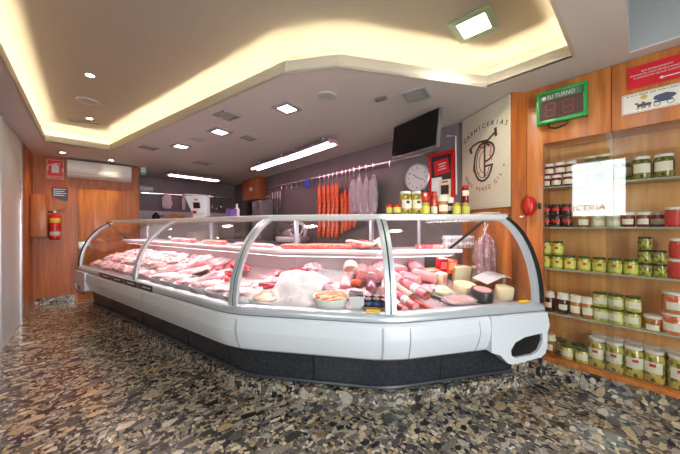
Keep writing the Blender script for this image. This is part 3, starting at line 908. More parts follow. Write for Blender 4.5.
log('ham_half', 'large cured ham half with cream rind and marbled cut face', 'ham', at(1, .745, s, deck_z(s) + .105), .066, .18, facing(352), FAT, mottled('ham_cut', srgb(178, 100, 96), srgb(206, 140, 130), 22, .3, .3, c3=srgb(238, 208, 190)))
log('mortadella', 'round pink mortadella next to the ham half', 'mortadella', at(1, .865, .62, deck_z(.62) + .085), .054, .20, facing(363), MEAT_H, MORTA)
log('mortadella', 'smaller pink mortadella log left of the glass post', 'mortadella', at(1, .955, .60, deck_z(.60) + .08), .045, .2, facing(373), MEAT_H, MORTA)
log('cooked_ham', 'pink cooked ham behind the top of the glass post', 'ham', at(2, .03, .62, deck_z(.62) + .085), .06, .2, facing(385), MEAT_H, MORTA)
log('salami_log', 'dark purple salami with a cut face behind the cans', 'salami', at(1, .93, .42, deck_z(.42) + .05), .042, .2, facing(372), DARKP, mottled('purple_cut', srgb(140, 84, 96), srgb(166, 108, 116), 40, .4))
log('mortadella', 'pale pink meat log between the ham half and the sliced pack', 'cold meat', at(1, .70, .45, deck_z(.45) + .05), .042, .18, facing(346), MEAT_H, MEAT_H)
o = MB().blob((0, 0, .03), (.05, .03, .028), .2, 2, 3, 3).build('orange_sausage', CHOR, loc=at(1, .80, .50, deck_z(.5) + .01), rotz=a1)
tag(o, 'short orange sausage in front of the ham half', 'sausage')
for k in range(4):
    FILL[k % 2].put(at(1, .72 + .055 * k, .31 + .02 * (k % 2), deck_z(.31) + .012 + .016 * (k % 2)), '%s pale meat slice from the left behind the white tub' % ORD[k], rot=(.2, .1, a1 + .4 * k), scale=.85)

# --- right run
def on3(t, s, dz=0.): return at(2, t, s, deck_z(s) + dz)
log('cooked_ham', 'large pale pink cooked ham at the back right of the post', 'ham', on3(.10, .62, .08), .075, .2, facing(398) + .25, MEAT_H, MORTA)
log('cooked_ham', 'pink wrapped ham roll leaning in front of the large cooked ham', 'ham', on3(.20, .52, .06), .058, .22, facing(402) + .6, MEAT_H, MORTA)
log('cooked_ham', 'long pink meat roll lying deepest in the right run', 'cold meat', on3(.24, .66, .10), .05, .26, facing(410) + 1.1, MEAT_H, MEAT_H)
log('white_sausage', 'white-wrapped pale sausage just right of the post', 'sausage', on3(.06, .40, .06), .036, .2, facing(392), pm('pale_wrap', srgb(236, 214, 212), .25, 0, .5), MORTA)
log('packaged_sausage', 'red and white wrapped sausage nearest the post, by the glass', 'sausage', on3(.07, .16, .034), .028, .22, facing(395) + .55, REDW, MORTA, band=LBLW)
log('packaged_sausage', 'red-wrapped sausage with pale band, second from the post', 'sausage', on3(.15, .20, .036), .03, .24, facing(405) + .65, pm('rose_wrap', srgb(214, 96, 104), .25, 0, .6), MORTA, band=LBLW)
log('cooked_ham', 'pale pink cooked meat roll resting across the pile below the orange block', 'cold meat', rp(424, .46, .10), .042, .2, facing(424) + 1.2, MEAT_H, MORTA)
log('cooked_ham', 'pink wrapped roll at the back below the shelf, left of the orange block', 'cold meat', rp(416, .66, .09), .055, .2, facing(416) + .4, pm('pink_wrap_a', srgb(240, 150, 160), .25, 0, .6), MORTA)
log('cooked_ham', 'short pink roll in the middle of the cold meat pile', 'cold meat', rp(409, .42, .10), .045, .18, facing(409) + .9, pm('pink_wrap_b', srgb(232, 130, 142), .25, 0, .6), MORTA)
o = MB().blob((0, 0, .03), (.10, .055, .035), .35, 2.2, 3, 22).build('wrapped_cold_cuts', PINKP, loc=rp(428, .34, .012), rotz=a2)
tag(o, 'film-wrapped cold cuts between the meat pile and the cheese plate', 'packed meat')
log('packaged_sausage', 'thin dark red sausage lying under the banded salami', 'sausage', on3(.24, .17, .022), .018, .26, facing(410) + .8, SAUS, SALAMI)
log('salami_log', 'thick salami with white paper band and dark brown cut face', 'salami', on3(.27, .28, .075), .038, .26, facing(415) + .7, pm('pink_net', srgb(222, 120, 132), .3, 0, .4), SALAMI, band=LBLW)
log('packaged_sausage', 'pale grey cured sausage between the red-wrapped ones', 'sausage', on3(.18, .32, .05), .03, .24, facing(408) + .6, pm('grey_mould_skin', srgb(200, 172, 160), .5), SALAMI)
# vacuum pack of bacon
t = thing('bacon_pack', 'flat vacuum pack of striped bacon slices lying by the glass', 'packed meat', rp(459, .165, .022), a2 + .1)
b = MB()
for k in range(7): b.box((-.09 + .03 * k, 0, .008 + .002 * (k % 2)), (.034, .10, .008), .003, Matrix.Rotation(.15, 3, 'Y'))
b.build('bacon', mottled('bacon', srgb(196, 90, 90), srgb(222, 150, 140), 30, .3, .4, c3=srgb(244, 220, 204), stretch=(4, 1, 1)), t)
MB().blob((0, 0, .008), (.145, .085, .014), .1, 3, 3, 3).build('film', FILM, t)
# plate of sliced cheese, cheese blocks and wheels
t = thing('cheese_plate', 'white plate heaped with pale yellow cheese slices', 'plate', rp(441, .30, .012), a2)
MB().lathe([(0, 0), (.06, 0), (.10, .014), (.10, .018), (.058, .006), (0, .006)], seg=28).build('plate_body', WHITEP, t)
o = MB().blob((0, 0, .03), (.075, .06, .03), .4, 2.4, 3, 12).build('cheese_slices', CHEESE, loc=rp(441, .30, .016), rotz=a2)
tag(o, 'pale yellow cheese slices heaped on the white plate', 'cheese')
def block(name, label, pos, d, yaw, mat, lab=None, rot=None):
    t = thing(name, label, 'cheese', pos, yaw)
    MB().box((0, 0, d[2] / 2), d, .006).build('block', mat, t)
    if lab: MB().box((0, -d[1] / 2 - .001, d[2] * .55), (d[0] * .7, .002, d[2] * .5)).build('label', lab, t)
    return t
block('cheese_block', 'orange wrapped cheese block lowest of the orange and red packs', rp(430, .56, .02), (.13, .08, .10), a2 + .1, pm('peach_wrap', srgb(246, 150, 110), .3, 0, .5), pm('peach_label', srgb(250, 190, 160), .4))
block('cheese_block', 'bright red wrapped cheese block standing beside the orange one', rp(441, .60, .07), (.085, .06, .13), a2, REDW, pm('pink_label', srgb(250, 120, 110), .4))
block('cheese_block', 'orange red cheese block standing right of the bright red one', rp(450.5, .57, .07), (.08, .06, .125), a2 - .3, ORNGW, pm('salmon_label', srgb(250, 160, 120), .4))
block('cheese_block', 'cream cheese block with pink label below the red packs', rp(440, .44, .02), (.085, .07, .11), a2 + .5, CHEESE, pm('rose_label', srgb(236, 150, 150), .4))
def wheel(name, label, pos, r, h, mat, top=None, wedge=False):
    t = thing(name, label, 'cheese', pos, a2 + .3)
    a_ = (0, 2 * PI) if not wedge else (.2, PI + .9)
    MB().lathe([(0, 0), (r * .95, 0), (r, .01), (r * 1.015, h / 2), (r, h - .01), (r * .95, h), (0, h)], seg=32).build('rind', mat, t)
    if top: MB().lathe([(0, .0), (r * .72, .0), (r * .72, .003), (0, .003)], c=(0, 0, h), seg=28).build('top_label', top, t)
    return t
def half_wheel(label, pos, r, h, yaw):
    t = thing('half_cheese', label, 'cheese', pos, yaw)
    n = 20
    lp = [(r * math.cos(PI * k / n), r * math.sin(PI * k / n)) for k in range(n + 1)]
    b = MB(); b.prism(lp, h, [], Matrix(((1, 0, 0, 0), (0, 0, 1, 0), (0, 1, 0, 0), (0, 0, 0, 1))) @ Matrix.Identity(4))
    b.build('cut_body', CHEESE, t, angle=30)
    MB().lathe([(r, 0), (r + .004, .004), (r + .004, h - .004), (r, h)], seg=20, a0=0, a1=PI).build('rind', pm('tan_rind', srgb(206, 170, 110), .5), t)
    return t
half_wheel('tall half cheese standing at the back behind the cream wheel', rp(462, .50, .01), .08, .135, a2)
half_wheel('half cheese with cream cut face right of the tall one, by the sausages', rp(478, .50, .01), .07, .125, a2)
wheel('round_cheese', 'low cream cheese wheel left of the dark-rind wheel', rp(464, .34), .088, .07, CHEESE)
wheel('round_cheese', 'dark-rind cheese wheel with white and red label on top', rp(481, .19), .082, .085, DARKR, pm('label_red_white', srgb(236, 170, 170), .4))
wheel('round_cheese', 'pale cream cheese wheel at the right end of the counter', rp(503, .20), .066, .09, CHEESE)
block('cheese_block', 'pale square cheese block against the end glass', rp(508, .34), (.10, .05, .13), a2 - .5, CHEESE)
b = MB(); rows = []
for i in range(7):
    rows.append([(-.15 + .30 * i / 6, -.08 + .15 * j / 6, .02 + .05 * (1 - abs(i - 3.4) / 3.6) + .008 * noise.noise(Vector((i * .8, j * .9, 1)))) for j in range(7)])
b.grid(rows); bmesh.ops.solidify(b.bm, geom=b.bm.faces[:], thickness=.003)
o = b.build('folded_paper', PAPER, loc=rp(492, .31, .085), rotz=a2 + .15, angle=20)
tag(o, 'folded sheet of white paper laid over the cheese wheels', 'paper')
# bundle of fuet sausages hanging on white string
hp = rp(485, .40); hp.z = TOPZ - .052
t = thing('hanging_sausages', 'bundle of thin dark pink cured sausages hanging on white string by the end glass', 'sausages', hp, a2); t.scale = (1.25, 1.2, 1.05)
FUET = mottled('fuet_skin', srgb(128, 60, 76), srgb(176, 112, 124), 30, .4, .3, c3=srgb(226, 196, 196))
for k in range(7):
    x = -.048 + .016 * k; y = .012 * (k % 3 - 1)
    MB().tube([(x * .4, y, -.12), (x, y, -.16), (x * 1.2, y, -.25), (x * 1.3, y * 1.4, -.40), (x * 1.25, y, -.44)], .0115, 8, [.5, .95, 1, 1, .5]).build('fuet', FUET, t)
b = MB()
b.tube([(0, 0, 0), (0, 0, -.10)], .003, 5); b.tube([(-.02, 0, -.05), (0, 0, -.09), (.02, 0, -.13)], .003, 5); b.tube([(.025, 0, -.02), (0, 0, -.08), (-.018, 0, -.14)], .003, 5)
b.build('string', WHITEP, t)
MB().blob((0, 0, -.27), (.085, .04, .17), .25, 3, 4, 3).build('film', film('thin_film', srgb(240, 232, 236), .12), t)

# everything on the display deck leans with its slope
TILT = math.atan(.195)
ED = [(PATH[j] - PATH[i]).normalized() for i, j in ((0, 2), (2, 3), (3, 4))]
NI = [NS[0], NS[2], NS[3]]; PI_ = [PATH[0], PATH[2], PATH[3]]
for o in [x for x in bpy.data.objects if x.parent is None and x.get('category') and .6 < x.location.z < .96 and x is not t]:
    q = Vector((o.location.x, o.location.y))
    if not (q.y > .3 and .03 < inset(q.x, q.y) < .80) or o.name.startswith('hanging'): continue
    k = min(range(3), key=lambda i: (q - PI_[i]).dot(NI[i]))
    Rt = Matrix.Rotation(TILT, 3, Vector((ED[k].x, ED[k].y, 0)))
    o.rotation_euler = (Rt @ o.rotation_euler.to_matrix()).to_euler()
    if o['category'] == 'can':
        o.location = CAN_AT + Rt @ (o.location - CAN_AT)
# --- on the inner shelf
def sh(run, t_, s=.66, dz=0.): 
    p = at(run, t_, s); return Vector((p.x, p.y, 1.006 + dz))
def long_saus(label, P, Q, r, mat=SAUS):
    d = (Q - P); L = d.length; c = (P + Q) / 2
    o = MB().tube([(-L / 2 + L * k / 12, .006 * math.sin(k), r) for k in range(13)], r, 10, [.4] + [1] * 11 + [.4]).build('long_sausage', mat, loc=c, rotz=math.atan2(d.y, d.x))
    return tag(o, label, 'sausage')
long_saus('long dark red sausage lying along the front of the inner shelf', sh(1, .02, .55), sh(1, .50, .56), .024)
long_saus('long dark red sausage lying behind the other on the inner shelf', sh(1, .28, .63), sh(1, .76, .61), .026)
long_saus('red cured loin on the inner shelf of the left run, far part', sh(0, .40, .60), sh(0, .58, .60), .03, MEAT_R)
long_saus('thin red cured loin on the left run shelf near the glass post', sh(0, .80, .60), sh(0, .97, .60), .02, MEAT_H)
long_saus('long red cured loin on the inner shelf beside the far chicken', sh(0, .62, .60), sh(0, .76, .60), .026, SAUS)
t = thing('cured_ham', 'sliced cured ham with white fat edge on a board beside the glass post', 'ham', sh(1, .86, .66, .012), a1)
MB().blob((0, 0, .03), (.14, .08, .035), .25, 1.5, 3, 6).build('meat', MEAT_R, t)
MB().tube([(.13 * math.cos(R_(x)), -.03 + .05 * math.sin(R_(x)), .05 + .015 * math.sin(R_(x * 2))) for x in range(150, 400, 20)], .010, 8).build('fat_edge', FAT, t)
log('cured_ham', 'pink cured ham piece with marbled cut face right of the post on the shelf', 'ham', sh(2, .10, .62, .056), .055, .16, facing(396) + .3, FAT, mottled('ham_cut_pink', srgb(214, 116, 120), srgb(232, 150, 148), 22, .3, .3, c3=srgb(246, 214, 206)))
def shr(t_, s, dz=0.): return sh(2, t_, s, dz)
o = MB().box((0, 0, .02), (.26, .09, .04), .015).build('bacon_slab', MEAT_R, loc=rp(430, .60, 0, 1.006), rotz=a2)
tag(o, 'flat dark red slab of cured meat on the shelf left of the egg cartons', 'cured meat')
EGGC = mottled('egg_carton_pulp', srgb(212, 200, 202), srgb(226, 216, 216), 40, .7)
def proto_egg():
    t = thing('egg_carton', '', 'egg carton')
    b = MB()
    for i in range(5):
        for j in range(2):
            b.lathe([(0, 0), (.014, 0), (.0235, .034)], c=(-.094 + .047 * i, -.0235 + .047 * j, 0), seg=10)
    b.box((0, 0, .035), (.25, .11, .004), .001).build('base', EGGC, t)
    b = MB()
    for i in range(5):
        for j in range(2):
            b.lathe([(.0235, 0), (.019, .022), (.012, .028), (0, .029)], c=(-.094 + .047 * i, -.0235 + .047 * j, .037), seg=10)
    b.build('lid', EGGC, t)
    return t
EGG = Stock(proto_egg)
for k, (t_, s, lev, lab) in enumerate([(451, .62, 0, 'grey egg carton at the bottom left of the carton stack'), (451, .62, 1, 'grey egg carton on top of the left stack'),
                                     (466, .60, 0, 'grey egg carton at the bottom right of the carton stack'), (465.5, .60, 1, 'grey egg carton on top of the right stack')]):
    EGG.put(rp(t_, s, .059 * lev, 1.006), lab, a2, 'egg cartons on the inner shelf', scale=(.66, .7, .85))
# yellow price tags on the rail
for k, (run, t_, lab) in enumerate(((1, .90, 'small yellow price tag on the rail below the cans'), (2, .90, 'small yellow price tag at the right end of the rail'))):
    ee = PATH[run + 2] - PATH[run + 1]; p = at(run, t_, .022, .662)
    o = MB().box((0, 0, 0), (.09, .004, .022), .001, Matrix.Rotation(-.9, 3, 'X')).build('price_tag', YEL, loc=p, rotz=math.atan2(ee.y, ee.x))
    tag(o, lab, 'price tag')
# ================================================================== JARS
def jar_stock(name, cat, r, h, body, lid, label=None, lidk=1.0, shoulder=.80, lidh=.014, lz=(.22, .70), la=1.25, accent=None, cloth=False):
    def mk():
        t = thing(name, '', cat)
        neck = r * shoulder
        zs = h - lidh
        MB().lathe([(0, 0), (r * .9, 0), (r, r * .14), (r, zs * .80), (neck, zs * .95), (neck, zs), (0, zs)], seg=20).build('glass_body', body, t)
        lr = max(neck * 1.06, r * .86) * lidk
        if cloth:
            MB().lathe([(lr * 1.25, zs - .022), (lr * 1.05, zs - .008), (lr * 1.02, zs + lidh), (lr * .8, zs + lidh + .004), (0, zs + lidh + .004)], seg=20).build('cloth_lid', lid, t)
        else:
            MB().lathe([(lr * .98, zs - .002), (lr, zs), (lr, zs + lidh - .002), (lr * .95, zs + lidh), (0, zs + lidh)], seg=20).build('lid', lid, t)
        if label:
            z0, z1 = zs * lz[0], zs * lz[1]
            lb = MB().lathe([(r * 1.004, z0), (r * 1.012, z0 + .001), (r * 1.012, z1 - .001), (r * 1.004, z1)], seg=14, a0=-PI / 2 - la, a1=-PI / 2 + la)
            lb = lb.build('label', label, t)
            if accent:
                zc = z0 + (z1 - z0) * .72
                MB().lathe([(r * 1.013, zc - .010), (r * 1.02, zc - .009), (r * 1.02, zc + .009), (r * 1.013, zc + .010)], seg=6, a0=-PI / 2 - .32, a1=-PI / 2 + .28).build('label_emblem', accent, lb)
        return t
    return Stock(mk)
PICK = seen_contents('pickles', srgb(112, 104, 30), srgb(176, 158, 56), srgb(214, 196, 104), 55)
PICKG = seen_contents('gherkins', srgb(100, 104, 28), srgb(148, 146, 42), srgb(190, 182, 70), 70)
OLIVE = seen_contents('olives', srgb(64, 66, 24), srgb(104, 102, 38), srgb(146, 138, 60), 60)
YELC = seen_contents('yellow_peppers', srgb(170, 160, 40), srgb(206, 194, 70), srgb(228, 214, 110), 70)
JAM = seen_contents('red_jam', srgb(92, 12, 16), srgb(136, 22, 22), srgb(170, 40, 34), 30)
DJAM = seen_contents('dark_jam', srgb(50, 14, 18), srgb(76, 22, 26), srgb(104, 40, 38), 30)
HONEY = seen_contents('amber_preserve', srgb(150, 80, 24), srgb(188, 112, 44), srgb(214, 150, 80), 24)
ORNG = seen_contents('orange_preserve', srgb(206, 92, 40), srgb(226, 122, 64), srgb(238, 160, 104), 34)
PALE = seen_contents('pale_preserve', srgb(206, 196, 160), srgb(224, 214, 180), srgb(236, 228, 204), 50)
REDP = seen_contents('red_peppers', srgb(170, 30, 22), srgb(204, 60, 34), srgb(228, 110, 60), 60)
LW = pm('lid_white', srgb(238, 234, 226), .35, 0, .3); LG = pm('lid_green', srgb(52, 92, 40), .3, .2); LB = pm('lid_black', srgb(32, 30, 30), .3)
LO = pm('lid_gold', srgb(190, 160, 90), .3, .6); LRD = pm('lid_red', srgb(176, 26, 28), .3, .2); LCL = mottled('cloth_cream', srgb(232, 222, 200), srgb(240, 234, 218), 60, .8)
LBC = pm('label_cream', srgb(238, 230, 206), .5); LBG = mottled('label_yellow_green', srgb(204, 204, 66), srgb(228, 226, 120), 12, .45)
LBR = pm('label_red', srgb(206, 44, 40), .45)
J = dict(
    big=jar_stock('pickle_jar', 'jar', .050, .205, PICK, LW, LBC, .98, .86, .018, (.35, .72), .9, accent=LBR),
    bigo=jar_stock('olive_jar', 'jar', .047, .150, OLIVE, LW, LBC, .98, .86, .016, (.3, .75), .95),
    oliv=jar_stock('olive_jar', 'jar', .036, .10, OLIVE, LO, None, 1, .9),
    jamw=jar_stock('jam_jar', 'jar', .033, .092, JAM, LW, LBC, 1.08, .88, .020, (.2, .7), 1.2),
    jamb=jar_stock('jam_jar', 'jar', .033, .088, DJAM, LB, LBR, 1.0, .9, .012, (.45, .8), 1.0),
    jamd=jar_stock('jam_jar', 'jar', .034, .10, JAM, LW, LBC, 1.05, .88, .018, (.22, .66), .9),
    gold=jar_stock('paste_jar', 'jar', .034, .085, HONEY, LO, LBC, 1.0, .9, .014, (.2, .8), 1.0),
    pale=jar_stock('preserve_jar', 'jar', .038, .085, PALE, LW, LBC, 1.0, .9, .012, (.2, .6), .8),
    yel=jar_stock('pepper_jar', 'jar', .0365, .105, YELC, LG, LBG, 1.0, .88, .014, (.15, .75), 1.4, accent=LBR),
    cuc=jar_stock('gherkin_jar', 'jar', .034, .085, PICKG, LB, None, 1.0, .9, .012),
    redj=jar_stock('pepper_jar', 'jar', .040, .125, REDP, LW, LBR, 1.0, .9, .014, (.12, .85), 1.3),
    wine=jar_stock('preserve_jar', 'jar', .036, .155, DJAM, LCL, LBC, 1.0, .88, .020, (.25, .55), .8, cloth=True),
    honey=jar_stock('honey_jar', 'jar', .036, .150, HONEY, LCL, LBC, 1.0, .88, .020, (.2, .6), .9, cloth=True),
    brown=jar_stock('pate_jar', 'jar', .043, .095, HONEY, LW, LBC, 1.04, .92, .016, (.05, .5), .7),
    orng=jar_stock('orange_preserve_jar', 'jar', .055, .130, ORNG, LW, LBC, .98, .88, .014, (.2, .62), .7),
    yels=jar_stock('pepper_jar', 'jar', .042, .10, YELC, LG, LBC, .98, .9, .012, (.25, .75), 1.0),
    cream=jar_stock('preserve_jar', 'jar', .038, .15, HONEY, LCL, LBC, 1.0, .88, .020, (.25, .6), .9, cloth=True),
)
JD = dict(big='tall pickle jar with white lid', bigo='olive jar with white lid and cream label', oliv='small dark olive jar with gold lid', jamw='red jam jar with cream lid', jamb='dark jam jar with black lid',
          jamd='dark red jam jar with white lid', gold='amber paste jar with gold lid', pale='pale preserve jar with white lid', yel='yellow pepper jar with green lid', cuc='small gherkin jar with black lid',
          redj='red pepper jar with white lid', wine='dark preserve jar with cloth top', honey='amber jar with cloth top', brown='brown jar with white lid', orng='large orange preserve jar', yels='squat yellow-green jar with green lid', cream='tall amber jar with cream cloth top')
JH = dict(oliv=.10, jamw=.092, jamb=.088, jamd=.10, yel=.105, cuc=.085, redj=.125, orng=.13, yels=.10, pale=.085)
def fill(z, rows, where):
    """rows: (pixel column, kind, x plane, layer)"""
    seen_ = {}
    tot = {}
    for px, k, x, lay in rows: tot[(k, x, lay)] = tot.get((k, x, lay), 0) + 1
    lays = {k: {l for _, k2, _, l in rows if k2 == k} for _, k, _, _ in rows}
    deps = {k: {x for _, k2, x, _ in rows if k2 == k} for _, k, _, _ in rows}
    for px, k, x, lay in sorted(rows):
        key = (k, x, lay); seen_[key] = seen_.get(key, 0) + 1
        p = on_x(px, 200, x)
        ly = '' if len(lays[k]) < 2 else (' in lower layer' if lay == 0 else (' stacked on top' if lay == max(lays[k]) else ' in middle layer'))
        dp = '' if len(deps[k]) < 2 else (', front row' if x == min(deps[k]) else ', back row')
        od = '' if tot[key] == 1 else ', %s from left' % ORD[seen_[key] - 1]
        J[k].put((x, p.y, z + lay * (JH.get(k, .1) + .002)), '%s%s%s%s, %s' % (JD[k], ly, dp, od, where), RIGHTW + rnd.uniform(-.25, .25), 'jars on the ' + where.replace('on the ', ''))
f_, b_ = 2.722, 2.805
fill(SHZ[0], [(546, 'jamw', f_, 0), (556.5, 'jamw', f_, 0), (568, 'jamw', f_, 0), (549, 'jamw', f_, 1), (560, 'jamw', f_, 1), (571, 'jamw', f_, 1),
              (590, 'oliv', f_, 0), (603, 'oliv', f_, 0), (590.5, 'oliv', f_, 1), (603, 'oliv', f_, 1), (622, 'bigo', b_, 0), (641, 'bigo', f_, 0), (664, 'bigo', f_, 0), (692, 'bigo', f_, 0)], 'top glass shelf')
fill(SHZ[1], [(546, 'jamb', f_, 0), (556.5, 'jamb', f_, 0), (567, 'jamb', f_, 0), (546, 'jamb', f_, 1), (556, 'jamb', f_, 1), (566.5, 'jamb', f_, 1), (583, 'gold', f_, 0), (598, 'pale', f_, 0), (613, 'pale', f_, 0),
              (628, 'jamd', f_, 0), (643.5, 'jamd', f_, 0), (658, 'jamd', b_, 0), (674, 'redj', f_, 0), (696, 'jamd', f_, 0)], 'second glass shelf')
fill(SHZ[2], [(545, 'yel', f_, 0), (557, 'yel', f_, 0), (570, 'yel', f_, 0), (584, 'yel', f_, 0), (599, 'yel', f_, 0), (615, 'yel', f_, 0), (631, 'yel', f_, 0), (546, 'yel', f_, 1), (558, 'yel', f_, 1),
              (645, 'cuc', f_, 0), (660, 'cuc', f_, 0), (644.5, 'cuc', f_, 1), (659.5, 'cuc', f_, 1), (645, 'cuc', f_, 2), (678, 'redj', f_, 0), (678.5, 'redj', f_, 1)], 'third glass shelf')
fill(SHZ[3], [(549, 'wine', f_, 0), (563, 'wine', f_, 0), (575.5, 'honey', f_, 0), (587, 'honey', f_, 0), (600.5, 'yels', f_, 0), (616, 'yels', f_, 0), (632.5, 'yels', f_, 0),
              (600, 'yels', f_, 1), (616, 'yels', f_, 1), (633, 'yels', f_, 1), (653, 'brown', f_, 0), (674, 'orng', f_, 0), (674.5, 'orng', f_, 1)], 'lowest glass shelf')
fill(.195, [(549.5, 'cream', f_, 0), (560, 'yels', b_, 0), (567, 'yels', f_ - .0, 0), (578, 'yels', b_, 0), (582, 'yels', f_, 0), (597, 'big', f_, 0), (599.5, 'big', b_ + .02, 0), (614.5, 'big', f_, 0), (616, 'big', b_ + .02, 0),
            (633.5, 'big', f_, 0), (633, 'big', b_ + .02, 0), (654, 'big', f_, 0), (651.5, 'big', b_ + .02, 0), (672, 'big', b_ + .02, 0), (679, 'big', f_, 0)], 'wooden bottom board')

# ------------------------------------------------------------------ jars and leaflets on the counter top
T0 = TOPZ + .001
def ct(px, back=.14):
    P, Q = PATH[3] + MIT[3] * (SET[3] + back), PATH[4] + MIT[4] * (SET[4] + back)
    p, t = on_line(px, P, Q); return Vector((p.x, p.y, T0))
JT = dict(
    red=jar_stock('salsa_jar', 'jar', .027, .075, REDP, LRD, LBG, 1.0, .88, .012, (.2, .8), 1.2),
    pick=jar_stock('pickle_jar', 'jar', .042, .165, PICK, LW, LBC, .98, .86, .016, (.3, .7), 1.1, accent=LB),
    low=jar_stock('pepper_jar', 'jar', .028, .085, YELC, LO, LBG, 1.0, .88, .012, (.15, .8), 1.4),
    box=jar_stock('sauce_jar', 'jar', .028, .085, JAM, LB, LBR, 1.0, .9, .012, (.1, .9), 1.4, accent=LBC),
    slim=jar_stock('sauce_bottle', 'bottle', .023, .165, REDP, LRD, LBC, .9, .8, .02, (.05, .4), 1.3),
    hon=jar_stock('honey_jar', 'jar', .036, .135, HONEY, LCL, LBC, 1.0, .88, .02, (.2, .6), 1.1, cloth=True),
    dark=jar_stock('preserve_jar', 'jar', .027, .125, DJAM, LCL, LBC, 1.0, .88, .018, (.3, .6), 1.0, cloth=True),
    tall=jar_stock('preserve_jar', 'jar', .026, .12, JAM, LRD, LBC, 1.0, .9, .014, (.45, .8), 1.3),
)
look = math.atan2(-1, -.9) + PI / 2
for px, k, up, back, lab in [
        (389.5, 'red', 0, .14, 'small red salsa jar with yellow label, leftmost on the counter top'), (397, 'red', 0, .10, 'small red salsa jar with yellow label, second on the counter top'),
        (405.5, 'pick', 0, .16, 'tall pickle jar with white lid, left of the pair on the counter top'), (417, 'pick', 0, .16, 'tall pickle jar with white lid, right of the pair below the clock'),
        (425.5, 'low', 0, .12, 'yellow-labelled pepper jar under the red-labelled jar on the counter top'), (425, 'box', .087, .12, 'red-labelled sauce jar stacked on the pepper jar below the clock'),
        (434, 'slim', 0, .14, 'slim red sauce bottle with red cap on the counter top'), (442.5, 'hon', 0, .14, 'amber honey jar with cloth top on the counter top'),
        (450, 'dark', 0, .20, 'dark preserve jar half hidden behind the honey jar'), (456.5, 'low', 0, .12, 'yellow-labelled pepper jar under the red poster, right of the honey jar'),
        (465.5, 'low', 0, .16, 'rightmost yellow-labelled pepper jar, under the red-topped jar'), (465, 'tall', .087, .16, 'red jar with white label stacked rightmost beside the cream sign panel')]:
    p = ct(px, back); p.z += up * 1.18
    JT[k].put(p, lab, look + rnd.uniform(-.3, .3), 'jars standing on the counter top', scale=1.18)
lf = [('blue_leaflet', 'blue grey magazine lying on the right end of the counter top', srgb(120, 130, 150), 498, .12, .004, .25), ('folded_leaflet', 'white folded leaflet lying under the cream sign panel', srgb(232, 228, 224), 486, .14, .013, -.1),
      ('pink_leaflet', 'pinkish leaflet under the white one on the counter top', srgb(206, 150, 130), 480, .12, .004, .1)]
for nm, lab, colr, px, back, dz, tw in lf:
    p = ct(px, back); p.z += dz
    b = MB(); b.box((0, 0, 0), (.17, .12, .006), .002); b.box((.004, .003, .0045), (.16, .115, .003), .001)
    tag(b.build(nm, pm(nm, colr, .4, 0, .2), loc=p, rotz=a2 + tw), lab, 'leaflet')
# ================================================================== ON THE WALLS
def rz(axis): return axis
# --- turn display
p0, p1 = on_x(538, 97, NX0), on_x(588.5, 84, NX0)
zb = on_x(541, 127, NX0).z
cy, wdt = (p0.y + p1.y) / 2, p0.y - p1.y
hgt = p0.z - zb
t = thing('queue_display', 'green framed take-a-number display on the wood above the jar niche', 'display sign', (NX0 - .002, cy, (p0.z + zb) / 2), RIGHTW)
b = MB()
for (x, z, w_, h_) in ((0, -hgt / 2 + .013, wdt, .026), (0, hgt / 2 - .011, wdt, .022), (-wdt / 2 + .011, 0, .022, hgt - .02), (wdt / 2 - .011, 0, .022, hgt - .02)): b.box((x, -.028, z), (w_, .056, h_), .005)
b.build('frame', GREEN, t)
MB().box((0, -.038, 0), (wdt - .04, .01, hgt - .04)).build('screen', pm('queue_screen', srgb(84, 66, 62), .12, 0, .4), t)
tb = MB().box((0, -.044, hgt / 2 - .048), (wdt - .046, .003, .044)).build('title_band', pm('band_green', srgb(86, 116, 84), .4), t)
letter('SU TURNO', .042, WHITEP, tb, (.0, -.047, hgt / 2 - .048), width=wdt * .54)
MB().lathe([(0, 0), (.014, 0), (.014, .002), (0, .002)], M=Matrix.Translation((-wdt / 2 + .048, -.046, hgt / 2 - .048)) @ Matrix.Rotation(PI / 2, 4, 'X')).build('title_icon', WHITEP, tb)
SEG = pm('dim_red_segment', srgb(130, 44, 46), .4)
for dx in (-.062, .042):
    b = MB()
    for (x, z, w_, h_) in ((0, .048, .046, .007), (0, -.0, .046, .007), (0, -.048, .046, .007), (-.027, .024, .007, .04), (.027, .024, .007, .04), (-.027, -.024, .007, .04), (.027, -.024, .007, .04)):
        b.box((dx + x, -.0438, -.022 + z), (w_, .002, h_))
    b.build('digit', SEG, t, smooth=False)
b = MB(); b.tube([(-.075, -.03, -hgt / 2), (-.07, -.035, -hgt / 2 - .03), (-.03, -.035, -hgt / 2 - .045), (.03, -.035, -hgt / 2 - .03), (.05, -.03, -hgt / 2)], .006, 6)
b.build('cable', BLACKP, t)
# --- red notice and the white carriage notice
t = thing('red_notice', 'red printed notice in white capitals at the top of the cabinet', 'notice', (NX0 - .003, -.066, 2.172), RIGHTW)
MB().box((0, 0, 0), (.256, .004, .143)).build('sheet', pm('notice_red', srgb(206, 30, 44), .35), t)
for k, (s_, w_) in enumerate((('ESTE ESTABLECIMIENTO', .13), ('DISPONE DE HOJAS DE RECLAMACIÓN', .225), ('A DISPOSICIÓN DE SUS CLIENTES', .20))):
    letter(s_, .013, WHITEP, t, (0, -.003, .030 - .019 * k), width=w_)
b = MB(); b.box((.062, -.0026, -.042), (.07, .001, .006)); b.build('underline', WHITEP, t)
MB().lathe([(0, 0), (.008, 0), (.008, .001), (0, .001)], M=Matrix.Translation((.020, -.0025, -.042)) @ Matrix.Rotation(PI / 2, 4, 'X')).build('crest', WHITEP, t)
t = thing('carriage_notice', 'white notice with drawn sun, horses and covered carriage under the red one', 'notice', (NX0 - .004, -.062, 2.005), RIGHTW)
